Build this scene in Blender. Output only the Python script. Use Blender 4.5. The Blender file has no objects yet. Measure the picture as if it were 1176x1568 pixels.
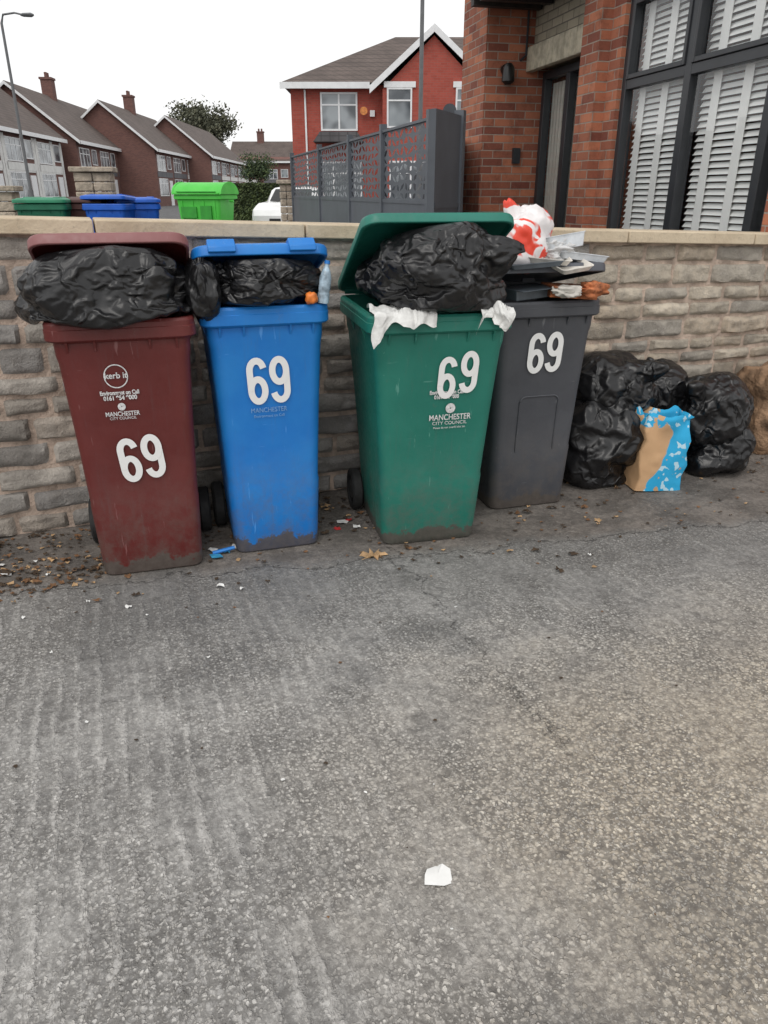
import bpy, bmesh, math, random, time
from mathutils import Vector, Matrix, noise
R=math.radians
random.seed(7)
sc=bpy.context.scene
sc.view_settings.view_transform='Standard'
sc.view_settings.look='None'
sc.view_settings.exposure=0

# ------------------------------------------------------------ node helpers
class NT:
    def __init__(s,name):
        s.mat=bpy.data.materials.new(name); s.mat.use_nodes=True
        s.t=s.mat.node_tree; s.n=s.t.nodes; s.l=s.t.links
        s.b=s.n['Principled BSDF']
        s.tc=s.n.new('ShaderNodeTexCoord'); s.co=s.tc.outputs['Object']
    def set(s,node,i,v):
        if v is None: return
        if hasattr(v,'is_output') or isinstance(v,bpy.types.NodeSocket): s.l.new(v,node.inputs[i])
        else:
            if isinstance(v,(tuple,list)) and len(v)==3 and node.inputs[i].type=='RGBA': v=(*v,1)
            node.inputs[i].default_value=v
    def m(s,op,a,b=None,c=None):
        n=s.n.new('ShaderNodeMath'); n.operation=op
        s.set(n,0,a); s.set(n,1,b); s.set(n,2,c); return n.outputs[0]
    def mix(s,f,a,b,mode='MIX'):
        n=s.n.new('ShaderNodeMix'); n.data_type='RGBA'; n.blend_type=mode
        s.set(n,0,f); s.set(n,6,a); s.set(n,7,b); return n.outputs[2]
    def noise(s,scale,detail=3,rough=.5,vec=None,typ=None,dist=0,color=False):
        n=s.n.new('ShaderNodeTexNoise')
        if typ: n.noise_type=typ
        s.l.new(vec or s.co,n.inputs['Vector'])
        n.inputs['Scale'].default_value=scale; n.inputs['Detail'].default_value=detail
        n.inputs['Roughness'].default_value=rough; n.inputs['Distortion'].default_value=dist
        return n.outputs['Color' if color else 'Fac']
    def vor(s,scale,vec=None,feat='F1'):
        n=s.n.new('ShaderNodeTexVoronoi'); n.feature=feat
        s.l.new(vec or s.co,n.inputs['Vector']); n.inputs['Scale'].default_value=scale
        return n
    def ramp(s,x,lo,hi,a=0.,b=1.):
        n=s.n.new('ShaderNodeMapRange'); n.interpolation_type='SMOOTHSTEP'
        s.set(n,0,x); n.inputs[1].default_value=lo; n.inputs[2].default_value=hi
        n.inputs[3].default_value=a; n.inputs[4].default_value=b
        return n.outputs[0]
    def xyz(s,v=None):
        n=s.n.new('ShaderNodeSeparateXYZ'); s.l.new(v or s.co,n.inputs[0]); return n.outputs
    def comb(s,x,y,z=0.):
        n=s.n.new('ShaderNodeCombineXYZ'); s.set(n,0,x); s.set(n,1,y); s.set(n,2,z); return n.outputs[0]
    def map(s,scale=(1,1,1),rot=(0,0,0)):
        n=s.n.new('ShaderNodeMapping'); s.l.new(s.co,n.inputs[0])
        n.inputs['Scale'].default_value=scale; n.inputs['Rotation'].default_value=rot; return n.outputs[0]
    def bump(s,h,dist,strength=1.,prev=None):
        n=s.n.new('ShaderNodeBump'); s.l.new(h,n.inputs['Height'])
        n.inputs['Distance'].default_value=dist; n.inputs['Strength'].default_value=strength
        if prev: s.l.new(prev,n.inputs['Normal'])
        return n.outputs[0]
    def out(s,col=None,rough=None,normal=None,metal=None,spec=None):
        s.set(s.b,'Base Color',col); s.set(s.b,'Roughness',rough)
        if normal: s.l.new(normal,s.b.inputs['Normal'])
        if metal is not None: s.b.inputs['Metallic'].default_value=metal
        if spec is not None: s.b.inputs['Specular IOR Level'].default_value=spec
        return s.mat

def mat(name,col,rough=.6,var=.15,scale=6,bump=0,bscale=80,metal=0,spec=.5):
    t=NT(name)
    f=t.ramp(t.noise(scale,5,.6),.3,.7)
    a=tuple(c*(1-var) for c in col); b=tuple(min(1,c*(1+var)) for c in col)
    nrm=t.bump(t.noise(bscale,4,.6),bump) if bump else None
    return t.out(t.mix(f,a,b),rough,nrm,metal,spec)

# ------------------------------------------------------------ mesh helpers
def empty(name,loc=(0,0,0),rz=0):
    o=bpy.data.objects.new(name,None); o.location=loc; o.rotation_euler=(0,0,rz)
    o.empty_display_size=.2
    sc.collection.objects.link(o); return o
class MB:
    def __init__(s): s.v=[];s.f=[];s.mi=[];s.col=None
    def add(s,vs,fs,m=0):
        k=len(s.v); s.v+= [tuple(v) for v in vs]; s.f+=[tuple(i+k for i in f) for f in fs]; s.mi+=[m]*len(fs)
    def box(s,x0,x1,y0,y1,z0,z1,m=0):
        s.add([(x0,y0,z0),(x1,y0,z0),(x1,y1,z0),(x0,y1,z0),(x0,y0,z1),(x1,y0,z1),(x1,y1,z1),(x0,y1,z1)],
              [(0,3,2,1),(4,5,6,7),(0,1,5,4),(1,2,6,5),(2,3,7,6),(3,0,4,7)],m)
    def prism(s,poly,axis,a,b,m=0):
        n=len(poly)
        if axis=='x': vs=[(a,p[0],p[1]) for p in poly]+[(b,p[0],p[1]) for p in poly]
        else: vs=[(p[0],a,p[1]) for p in poly]+[(p[0],b,p[1]) for p in poly]
        fs=[tuple(range(n)),tuple(range(2*n-1,n-1,-1))]+[(i,i+n,(i+1)%n+n,(i+1)%n) for i in range(n)]
        s.add(vs,fs,m)
    def loft(s,rings,cap0=True,cap1=True,m=0):
        n=len(rings[0]); vs=[p for r in rings for p in r]; fs=[]
        for k in range(len(rings)-1):
            for i in range(n):
                j=(i+1)%n; fs.append((k*n+i,k*n+j,(k+1)*n+j,(k+1)*n+i))
        if cap0: fs.append(tuple(range(n-1,-1,-1)))
        if cap1: fs.append(tuple((len(rings)-1)*n+i for i in range(n)))
        s.add(vs,fs,m)
    def tube(s,pts,rad,n=10,m=0):
        pts=[Vector(p) for p in pts]; rings=[]
        if not isinstance(rad,(list,tuple)): rad=[rad]*len(pts)
        for i,p in enumerate(pts):
            d=(pts[min(i+1,len(pts)-1)]-pts[max(i-1,0)]).normalized()
            if abs(d.z)<.95: a=d.cross(Vector((0,0,1))).normalized()
            else: a=Vector((1,0,0))
            b=d.cross(a).normalized(); a=b.cross(d)
            rings.append([p+(a*math.cos(2*math.pi*k/n)+b*math.sin(2*math.pi*k/n))*rad[i] for k in range(n)])
        s.loft(rings,True,True,m)
    def obj(s,name,mats,parent=None,angle=35,bevel=0,recalc=True,loc=None,rot=None):
        me=bpy.data.meshes.new(name); me.from_pydata(s.v,[],s.f)
        if not isinstance(mats,(list,tuple)): mats=[mats]
        for m in mats: me.materials.append(m)
        me.polygons.foreach_set('material_index',s.mi)
        if recalc:
            bm=bmesh.new(); bm.from_mesh(me); bmesh.ops.recalc_face_normals(bm,faces=bm.faces); bm.to_mesh(me); bm.free()
        if s.col:
            ca=me.color_attributes.new('Col','FLOAT_COLOR','POINT')
            for i,c in enumerate(s.col): ca.data[i].color=(*c,1)
        me.polygons.foreach_set('use_smooth',[True]*len(me.polygons))
        me.set_sharp_from_angle(angle=R(angle))
        me.update()
        o=bpy.data.objects.new(name,me); sc.collection.objects.link(o)
        if parent: o.parent=parent
        if loc: o.location=loc
        if rot: o.rotation_euler=rot
        if bevel:
            b=o.modifiers.new('bev','BEVEL'); b.width=bevel; b.segments=2; b.limit_method='ANGLE'
        return o
def rrect(w,y0,y1,r,z,n=5):
    pts=[]
    cs=[(w/2-r,y0+r,-90),(w/2-r,y1-r,0),(-w/2+r,y1-r,90),(-w/2+r,y0+r,180)]
    for cx,cy,a0 in cs:
        for k in range(n+1):
            a=R(a0+90*k/n); pts.append((cx+r*math.cos(a),cy+r*math.sin(a),z))
    return pts

# ------------------------------------------------------------ world, camera
w=bpy.data.worlds.new('World'); sc.world=w; w.use_nodes=True
nt=w.node_tree; bg=nt.nodes['Background']
sky=nt.nodes.new('ShaderNodeTexSky'); sky.sky_type='NISHITA'; sky.sun_disc=False
sky.sun_elevation=R(55); sky.sun_rotation=R(200); sky.dust_density=4; sky.air_density=1
hs=nt.nodes.new('ShaderNodeHueSaturation'); hs.inputs['Saturation'].default_value=.25
mx=nt.nodes.new('ShaderNodeMix'); mx.data_type='RGBA'; mx.inputs[0].default_value=.8
mx.inputs[7].default_value=(12.4,12.4,12.4,1)
nt.links.new(sky.outputs[0],hs.inputs['Color']); nt.links.new(hs.outputs[0],mx.inputs[6]); nt.links.new(mx.outputs[2],bg.inputs[0])
bg.inputs[1].default_value=.1
sl=bpy.data.lights.new('sun','SUN'); sl.energy=1.1; sl.angle=R(40); sl.color=(1,.96,.91)
so=bpy.data.objects.new('sun',sl); sc.collection.objects.link(so)
az=R(200); el=R(55)
dv=Vector((math.sin(az)*math.cos(el),math.cos(az)*math.cos(el),math.sin(el)))
so.rotation_euler=dv.to_track_quat('Z','Y').to_euler()
cam=bpy.data.cameras.new('camera'); co=bpy.data.objects.new('camera',cam); sc.collection.objects.link(co)
cam.sensor_fit='VERTICAL'; cam.sensor_height=24; cam.lens=24*1132/1568; cam.clip_end=2000; cam.clip_start=.05
co.location=(0,0,1.47); co.rotation_euler=(R(66.6),0,0); sc.camera=co

WA=math.atan(.39); WORG=(0,3.79,0)
GZ=.35
# ------------------------------------------------------------ ground
def ground_mat():
    t=NT('asphalt_far'); f=t.noise(.4,8,.7)
    return t.out(t.mix(f,(.07,.07,.07),(.16,.155,.15)),.9,t.bump(t.noise(60,4),.01))
mb=MB()
ys=[(-60,0),(.06,0),(.16,GZ),(12,GZ),(60,GZ),(500,GZ)]
vs=[];fs=[]
for y,z in ys: vs+=[(-400,y,z),(400,y,z)]
for i in range(len(ys)-1): fs.append((2*i,2*i+1,2*i+3,2*i+2))
mb.add(vs,fs); mb.obj('ground',ground_mat(),loc=WORG,rot=(0,0,WA),recalc=False)

def drive_mat():
    t=NT('ribbed_concrete'); x,y,z=t.xyz()
    n1=t.noise(1.1,2,.5); n2=t.noise(4,5,.68); n3=t.noise(34,5,.75); n4=t.noise(.8,3,.6)
    warp=t.m('MULTIPLY',t.noise(1.6,2),.09); warp2=t.m('MULTIPLY',t.noise(24,4,.75),.062)
    ph=t.m('ADD',t.m('ADD',x,warp),warp2)
    s=t.m('SINE',t.m('MULTIPLY',ph,2*math.pi/.056))
    ridge=t.ramp(s,-.6,.9)
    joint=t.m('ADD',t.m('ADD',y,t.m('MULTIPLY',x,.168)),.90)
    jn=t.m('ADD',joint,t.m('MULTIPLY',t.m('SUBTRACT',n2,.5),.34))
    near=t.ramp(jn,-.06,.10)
    warm=t.m('MULTIPLY',t.ramp(t.m('ADD',x,t.m('MULTIPLY',n1,1.2)),-.65,.25),t.ramp(t.m('SUBTRACT',t.m('MULTIPLY',n2,1.1),y),1.9,2.9))
    rm0=t.ramp(t.m('ADD',t.m('MULTIPLY',n1,.4),t.m('MULTIPLY',n2,.6)),.42,.56,0,.8)
    left=t.ramp(t.m('SUBTRACT',t.m('MULTIPLY',n2,1.9),x),1.1,2.2,0,.85)
    rm=t.m('MAXIMUM',rm0,left)
    brk=t.ramp(t.noise(10,5,.75,vec=t.map((1.5,.45,1))),.40,.60)
    rm=t.m('MULTIPLY',rm,t.m('ADD',t.m('MULTIPLY',brk,.88),.12))
    rm=t.m('MULTIPLY',rm,t.m('SUBTRACT',1.,t.m('MULTIPLY',warm,.85)))
    rm=t.m('MULTIPLY',rm,t.m('SUBTRACT',1.,t.m('MULTIPLY',near,.97)))
    wv=t.n.new('ShaderNodeVectorMath'); wv.operation='ADD'
    sc3=t.n.new('ShaderNodeVectorMath'); sc3.operation='SCALE'; sc3.inputs['Scale'].default_value=.018
    t.l.new(t.noise(50,2,color=True),sc3.inputs[0]); t.l.new(t.co,wv.inputs[0]); t.l.new(sc3.outputs[0],wv.inputs[1])
    v=t.vor(78,wv.outputs[0]); vr=t.xyz(v.outputs['Color'])
    v2=t.vor(180,wv.outputs[0]); vr2=t.xyz(v2.outputs['Color'])
    peb=t.m('MULTIPLY',t.ramp(v.outputs['Distance'],.50,.28),t.ramp(vr[0],.38,.58))
    peb2=t.m('MULTIPLY',t.ramp(v2.outputs['Distance'],.55,.25),t.ramp(vr2[0],.45,.65))
    aggm=t.m('ADD',t.ramp(t.noise(2.3,4,.7),.40,.60,.35,.95),t.m('MULTIPLY',warm,.25))
    aggm=t.m('MINIMUM',t.m('MULTIPLY',aggm,t.m('SUBTRACT',1.,t.m('MULTIPLY',near,.75))),1.)
    gro=t.m('MULTIPLY',rm,t.m('SUBTRACT',1.,ridge))
    aggm=t.m('MULTIPLY',aggm,t.m('SUBTRACT',1.,t.m('MULTIPLY',gro,.35)))
    mid=t.m('ADD',t.m('MULTIPLY',n2,.45),t.m('MULTIPLY',n3,.55))
    b=t.mix(t.ramp(mid,.36,.64),(.155,.15,.144),(.42,.41,.392))
    b=t.mix(t.m('MULTIPLY',warm,.8),b,t.mix(t.ramp(n3,.35,.65),(.235,.195,.15),(.53,.46,.36)))
    soil=t.ramp(t.noise(5,5,.75,vec=t.map((.8,1,1),(0,0,.9))),.46,.58)
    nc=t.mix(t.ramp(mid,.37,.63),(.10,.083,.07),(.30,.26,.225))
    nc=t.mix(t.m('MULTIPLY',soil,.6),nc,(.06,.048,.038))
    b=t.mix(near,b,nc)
    b=t.mix(t.m('MULTIPLY',gro,.52),b,(.11,.107,.103))
    b=t.mix(t.m('MULTIPLY',t.m('MULTIPLY',rm,ridge),.42),b,(.60,.585,.56))
    pc=t.mix(vr[1],t.mix(warm,(.33,.315,.29),(.38,.32,.24)),t.mix(warm,(.76,.74,.70),(.76,.69,.57)))
    drk=t.m('MULTIPLY',t.ramp(v.outputs['Distance'],.36,.62),aggm)
    b=t.mix(t.m('MULTIPLY',drk,.62),b,(.08,.074,.066))
    b=t.mix(t.m('MULTIPLY',t.m('MULTIPLY',peb,aggm),.68),b,pc)
    b=t.mix(t.m('MULTIPLY',t.m('MULTIPLY',peb2,aggm),.5),b,(.62,.595,.55))
    st=t.ramp(t.noise(.9,5,.7,vec=t.map((1,1,1),(0,0,2.4))),.50,.66)
    b=t.mix(t.m('MULTIPLY',st,.34),b,(.085,.085,.085))
    sm=t.ramp(t.noise(6,3,.6,vec=t.map((1,1,1),(0,.3,2.0))),.66,.74)
    b=t.mix(t.m('MULTIPLY',sm,.4),b,(.07,.065,.06))
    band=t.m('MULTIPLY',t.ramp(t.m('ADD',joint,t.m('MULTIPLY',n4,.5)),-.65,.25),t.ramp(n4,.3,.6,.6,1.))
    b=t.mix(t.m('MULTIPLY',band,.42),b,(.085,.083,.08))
    jag=t.m('MULTIPLY',t.m('SUBTRACT',t.noise(7,5,.7),.5),.30)
    c1=t.ramp(t.m('ABSOLUTE',jn),.010,.001)
    c2=t.m('MULTIPLY',t.ramp(t.m('ABSOLUTE',t.m('ADD',t.m('ADD',x,.28),jag)),.004,.0005),t.ramp(y,-2.3,-2.0))
    ck=t.m('MAXIMUM',t.m('MULTIPLY',c1,t.ramp(n3,.4,.6)),t.m('MULTIPLY',c2,.7))
    b=t.mix(t.m('MULTIPLY',ck,.6),b,(.03,.027,.024))
    h=t.m('ADD',t.m('MULTIPLY',t.m('MULTIPLY',rm,ridge),.6),t.m('MULTIPLY',n3,.7))
    h=t.m('ADD',h,t.m('MULTIPLY',t.m('MULTIPLY',peb,aggm),.45)); h=t.m('SUBTRACT',h,t.m('MULTIPLY',ck,.8))
    return t.out(b,t.ramp(n2,.3,.7,.6,.95),t.bump(h,.010))
mb=MB(); mb.add([(-14,-14,0),(14,-14,0),(14,0.02,0),(-14,.02,0)],[(0,1,2,3)])
mb.obj('driveway',drive_mat(),loc=(0,3.79,.004),rot=(0,0,WA),recalc=False)
mb=MB(); mb.box(-60,-3,-50,140,GZ-.05,GZ+.004)
mb.obj('road',mat('tarmac',(.09,.09,.092),.85,.3,2,.01),loc=(-3,20,0),rot=(0,0,.05))

# ------------------------------------------------------------ stone wall
def ztop(lx): return 1.32-.0346*(lx*.9317+1.72)
def stone_mat():
    t=NT('split_stone'); a=t.n.new('ShaderNodeAttribute'); a.attribute_name='Col'
    n=t.noise(14,6,.7); n2=t.noise(3,4,.6); n3=t.noise(90,4,.7)
    x,y,z=t.xyz()
    c=t.mix(t.ramp(n,.35,.7,0,.55),a.outputs['Color'],(.20,.18,.16))
    c=t.mix(t.ramp(n3,.5,.75,0,.45),c,(.60,.55,.49))
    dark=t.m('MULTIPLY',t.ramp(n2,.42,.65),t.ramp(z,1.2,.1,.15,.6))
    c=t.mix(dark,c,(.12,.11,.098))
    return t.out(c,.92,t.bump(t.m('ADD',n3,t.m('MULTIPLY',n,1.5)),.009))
mb=MB(); mb.col=[]
fr=[];acc=0
rw=random.Random(3)
hs_=[rw.uniform(.8,1.25) for _ in range(12)]; tot=sum(hs_)
for h in hs_: fr.append((acc/tot,(acc+h)/tot)); acc+=h
for ci,(f0,f1) in enumerate(fr):
    x=-7.5-rw.random()*.3
    while x<5.5:
        L=rw.uniform(.16,.40)
        if f1-f0>.085: L*=1.1
        x1=x+L
        g=.0075
        base=rw.choice([(.44,.405,.36),(.38,.36,.335),(.46,.40,.34),(.34,.325,.31),(.42,.375,.325),(.49,.45,.40)])
        k=rw.uniform(.82,1.12); base=tuple(c*k for c in base)
        if x>1.0: base=tuple(c*1.12*q for c,q in zip(base,(1.05,1.0,.90)))
        if x1>-5 and x<4:
            nx=max(4,int(L/.020)); nz=7
            pro=rw.uniform(.014,.032); sd=rw.random()*50
            vs=[]
            for j in range(nz+1):
                for i in range(nx+1):
                    u=i/nx; vv=j/nz
                    xx=x+g+(L-2*g)*u
                    za=ztop(xx)*f0+g; zb=ztop(xx)*f1-g
                    wob=noise.noise(Vector((xx*7,vv*2,sd)))*.016
                    zz=za+(zb-za)*vv + (wob if 0<j<nz else wob*.5)
                    e=min(min(u,1-u)*L,min(vv,1-vv)*(zb-za))
                    d=min(1,e/.018)**.55
                    yy=-(pro*d)-d*(noise.noise(Vector((xx*14,zz*22,sd)))*.012+noise.noise(Vector((xx*45,zz*45,sd)))*.007)
                    if e<=0: yy=.004; xx+=noise.noise(Vector((zz*30,sd,0)))*.006
                    vs.append((xx,yy,zz))
            fs=[(j*(nx+1)+i,j*(nx+1)+i+1,(j+1)*(nx+1)+i+1,(j+1)*(nx+1)+i) for j in range(nz) for i in range(nx)]
            mb.add(vs,fs); mb.col+=[base]*len(vs)
        x=x1
wall=empty('garden_wall',WORG,WA)
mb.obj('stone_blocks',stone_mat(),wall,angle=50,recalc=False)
mb=MB()
xs=[-7.6,5.6]
mb.add([(xs[0],0,-.05),(xs[1],0,-.05),(xs[1],.22,-.05),(xs[0],.22,-.05),(xs[0],0,ztop(xs[0])),(xs[1],0,ztop(xs[1])),(xs[1],.22,ztop(xs[1])),(xs[0],.22,ztop(xs[0]))],
              [(0,3,2,1),(4,5,6,7),(0,1,5,4),(1,2,6,5),(2,3,7,6),(3,0,4,7)])
mb.obj('mortar_core',mat('mortar',(.47,.37,.30),.95,.35,9,.012,60),wall)
mb=MB(); x=-7.6
while x<5.5:
    L=.9; x1=x+L-.008; y0,y1=-.055,.275
    z0,z1=ztop(x)+.002,ztop(x1)+.002; hh=.062
    mb.add([(x,y0,z0),(x1,y0,z1),(x1,y1,z1),(x,y1,z0),(x,y0,z0+hh),(x1,y0,z1+hh),(x1,y1,z1+hh),(x,y1,z0+hh)],
              [(0,3,2,1),(4,5,6,7),(0,1,5,4),(1,2,6,5),(2,3,7,6),(3,0,4,7)])
    x+=L
def coping_mat():
    t=NT('sandstone'); n=t.noise(3,6,.65); n2=t.noise(40,5,.7)
    c=t.mix(t.ramp(n,.3,.7),(.45,.36,.25),(.62,.52,.38)); c=t.mix(t.ramp(n2,.52,.8,0,.6),c,(.22,.19,.15))
    return t.out(c,.9,t.bump(n2,.005))
mb.obj('coping_stones',coping_mat(),wall,bevel=.006)

# ------------------------------------------------------------ boulder
m_rock=mat('brown_rock',(.24,.15,.09),.9,.5,9,.02,30)
def lump(name,c,r,seed,amp,m,sub=5,parent=None,freq=1.6):
    bm=bmesh.new(); bmesh.ops.create_icosphere(bm,subdivisions=sub,radius=1)
    for v in bm.verts:
        d=v.co.normalized(); e=3.2
        k=1/((abs(d.x)**e+abs(d.y)**e+abs(d.z)**e)**(1/e))
        k*=1+amp*(noise.noise(d*freq+Vector((seed,0,0)))+.4*noise.noise(d*freq*4+Vector((0,seed,0))))
        v.co=Vector((c[0]+d.x*k*r[0],c[1]+d.y*k*r[1],c[2]+d.z*k*r[2]))
    me=bpy.data.meshes.new(name); bm.to_mesh(me); bm.free(); me.materials.append(m)
    me.polygons.foreach_set('use_smooth',[True]*len(me.polygons))
    o=bpy.data.objects.new(name,me); sc.collection.objects.link(o)
    if parent:o.parent=parent
    return o
lump('stone_boulder',(2.43,4.42,.25),(.22,.2,.31),3,.3,m_rock)

# ------------------------------------------------------------ wheelie bins
def plastic(name,col,faded,dirt=True):
    t=NT(name); x,y,z=t.xyz()
    n=t.noise(3,4,.6); n2=t.noise(35,4,.7); n3=t.noise(9,6,.78)
    c=t.mix(t.ramp(n,.3,.7,0,.6),col,faded)
    st=t.noise(5,5,.7,vec=t.map((9,9,.6)))
    c=t.mix(t.ramp(st,.52,.78,0,.42),c,tuple(a*.55+.05 for a in col))
    sr=t.noise(60,3,.6,vec=t.map((1,1,.12),(0,.5,.2)))
    c=t.mix(t.ramp(sr,.67,.75,0,.45),c,tuple(min(1,a*1.3+.14) for a in faded))
    sr2=t.noise(90,2,.6,vec=t.map((.08,1,1),(0,.4,-.3)))
    c=t.mix(t.ramp(sr2,.72,.78,0,.35),c,tuple(min(1,a*1.3+.14) for a in faded))
    if dirt:
        dm=t.ramp(t.m('SUBTRACT',z,t.m('MULTIPLY',t.m('SUBTRACT',n3,.22),.26)),.0,-.018)
        dm2=t.ramp(z,.55,0,0,.5)
        c=t.mix(t.m('MULTIPLY',dm2,t.ramp(n3,.35,.65)),c,(.12,.10,.085))
        c=t.mix(t.ramp(n3,.60,.75,0,.28),c,(.14,.12,.10))
        c=t.mix(t.m('MULTIPLY',dm,.9),c,t.mix(n2,(.045,.038,.033),(.13,.11,.095)))
    return t.out(c,t.ramp(n2,.3,.7,.38,.58),t.bump(t.m('ADD',t.m('MULTIPLY',n,2),t.m('MULTIPLY',n2,.15)),.0025))
RC=((.105,.014,.012),(.15,.028,.025)); BC=((.006,.165,.54),(.02,.235,.61)); GC=((.010,.150,.110),(.022,.20,.15)); KC=((.055,.058,.068),(.085,.09,.10))
m_red=plastic('red_plastic',*RC); m_blue=plastic('blue_plastic',*BC); m_green=plastic('green_plastic',*GC); m_grey=plastic('grey_plastic',*KC)
ml_red=plastic('faded_red_lid_plastic',(.22,.085,.085),(.27,.12,.12),False); ml_redu=plastic('red_lid_underside',*RC,False)
ml_blue=plastic('blue_lid_plastic',*BC,False); ml_green=plastic('green_lid_plastic',*GC,False); ml_grey=plastic('grey_lid_plastic',(.07,.075,.09),(.12,.13,.15),False)
m_rub=mat('black_rubber',(.018,.018,.018),.75,.4,20)
m_hub=mat('wheel_hub',(.05,.05,.05),.6)
m_in=mat('bin_interior',(.01,.01,.01),.9)
def vinyl():
    t=NT('white_vinyl'); n=t.noise(40,5,.75)
    return t.out(t.mix(t.ramp(n,.60,.75,0,.6),(.80,.80,.79),(.38,.38,.38)),.5)
m_white=vinyl()
m_print=mat('white_print',(.62,.62,.62),.6,.25,90)
ZS={}
def text(parent,body,size,x,fyf,z,tilt,sx=1,off=0,rz=0,m=None):
    z=z/ZS[parent.name]
    cu=bpy.data.curves.new('print','FONT'); cu.body=body; cu.size=size; cu.offset=off
    cu.align_x='CENTER'; cu.align_y='CENTER'; cu.extrude=.0004; cu.materials.append(m or m_print)
    o=bpy.data.objects.new('print_'+body.lower()[:8].replace(' ','_'),cu); sc.collection.objects.link(o)
    o.parent=parent
    o.matrix_local=Matrix.Translation((x,fyf(z),z))@Matrix.Rotation(R(90)+tilt,4,'X')@Matrix.Rotation(rz,4,'Z')@Matrix.Diagonal((sx,1,1,1))
    return o

def wheelie(name,loc,rz,wt,wb,D,ov,theta,m,mlid,mund=None,zs=1.,grips=False):
    e=empty(name,loc,rz); e.scale=(1,1,zs); ZS[e.name]=zs
    H=.93; bd=D-.10
    def ring(z,inset=0.,r=.05):
        f=z/H
        ww=wb+(wt-.055-wb)*f; y0=ov+(.028-ov)*f; y1=(bd)+(D-.03-bd)*f
        return rrect(ww-2*inset,y0+inset,y1-inset,r,z)
    mb=MB()
    rings=[ring(0,.012,.04),ring(.012,.002,.045),ring(.03),ring(.30),ring(.315,.003),ring(.60,.003),ring(.85,.0),ring(.88,-.004),ring(.925,-.004)]
    rings+=[rrect(wt-.01,.005,D-.005,.06,.932),rrect(wt,0,D,.06,.938),rrect(wt,0,D,.06,.972),rrect(wt-.004,.002,D-.002,.06,.974),rrect(wt-.004,.002,D-.002,.06,.990),rrect(wt-.016,.008,D-.008,.055,.999),
            rrect(wt-.05,.025,D-.025,.045,1.0),rrect(wt-.07,.035,D-.035,.04,.985),rrect(wt-.09,.05,D-.05,.04,.80)]
    mb.loft(rings)
    for i in range(5):
        x=-wt*.36+i*wt*.18
        if i==2: continue
        mb.prism([(0.008,.932),(.04,.932),(.05,.87),(.036,.87)],'x',x-.004,x+.004)
    for sx in (-1,1):
        for yy in (.18*D/.6,.38*D/.6):
            x0=sx*(wt/2-.035); x1=sx*(wt/2-.008)
            mb.prism([(x0,.86),(x1,.932),(x0-sx*.02,.932)],'y',yy-.004,yy+.004)
    mb.obj('bin_body',m,e,angle=32)
    mb=MB(); mb.loft([rrect(wt-.092,.051,D-.051,.04,.80),rrect(wt-.092,.051,D-.051,.04,.804)]); mb.obj('bin_interior',m_in,e)
    mb=MB()
    for sx in (-1,1):
        mb.tube([(sx*.10,D-.01,.97),(sx*.10,D+.05,1.0),(sx*.20,D+.05,1.0),(sx*.20,D-.01,.97)],.014,8)
    mb.tube([(-wt/2+.03,D-.02,1.015),(wt/2-.03,D-.02,1.015)],.012,8)
    mb.obj('handles',m,e)
    mb=MB(); yw=D-.10; zw=.10
    for sx in (-1,1):
        x0=sx*(wb/2+.012); x1=sx*(wb/2+.062)
        prof=[(x0,.06),(x0,.092),(x0+sx*.008,.1),(x1-sx*.008,.1),(x1,.092),(x1,.075),(x1-sx*.012,.065)]
        rr=[[(px,yw+pr*math.cos(a),zw+pr*math.sin(a)) for a in [2*math.pi*k/28 for k in range(28)]] for px,pr in prof]
        mb.loft(rr,True,True,0)
        hub=[(x1-sx*.03,.05),(x1-sx*.004,.045),(x1-sx*.002,.02)]
        rr=[[(px,yw+pr*math.cos(a),zw+pr*math.sin(a)) for a in [2*math.pi*k/20 for k in range(20)]] for px,pr in hub]
        mb.loft(rr,True,True,1)
    mb.tube([(-wb/2-.03,yw,zw),(wb/2+.03,yw,zw)],.012,8,1)
    mb.obj('wheels',[m_rub,m_hub],e)
    L=D+.015; lw=wt+.012
    mb=MB()
    rs=[rrect(lw-.02,-L+.01,-.01,.06,-.008),rrect(lw,-L,0,.065,-.008),rrect(lw,-L,0,.065,.018),rrect(lw-.010,-L+.005,-.005,.06,.029),
        rrect(lw-.06,-L+.03,-.03,.05,.034),rrect(lw-.09,-L+.045,-.045,.05,.042),rrect(lw-.24,-L+.12,-.12,.05,.050)]
    mb.loft(rs,False,True,0)
    rs=[rrect(lw-.02,-L+.01,-.01,.06,-.008),rrect(lw-.03,-L+.015,-.015,.055,.012),rrect(lw-.10,-L+.05,-.05,.045,.026),rrect(lw-.25,-L+.125,-.125,.045,.034)]
    mb.loft(rs,False,True,1)
    for sx in (-1,1):
        mb.box(sx*.16-.03,sx*.16+.03,-L+.14,-.06,.044,.055,0)
        mb.box(sx*.15-.035,sx*.15+.035,-.03,.03,-.02,.024,0)
        if grips: mb.prism([(-L-.02,.0),(-L+.05,.0),(-L+.06,.050),(-L+.01,.050),(-L-.018,.018)],'x',sx*.15-.05,sx*.15+.05,0)
    o=mb.obj('bin_lid',[mlid,mund or mlid],e,angle=32)
    o.location=(0,D,1.015); o.rotation_euler=(-theta,0,0)
    b=o.modifiers.new('b','BEVEL'); b.width=.003; b.segments=2; b.limit_method='ANGLE'
    def fy(z): return ov+(.028-ov)*z/H-.0045
    tl=math.atan((ov-.028)/H)
    return e,fy,tl

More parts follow.
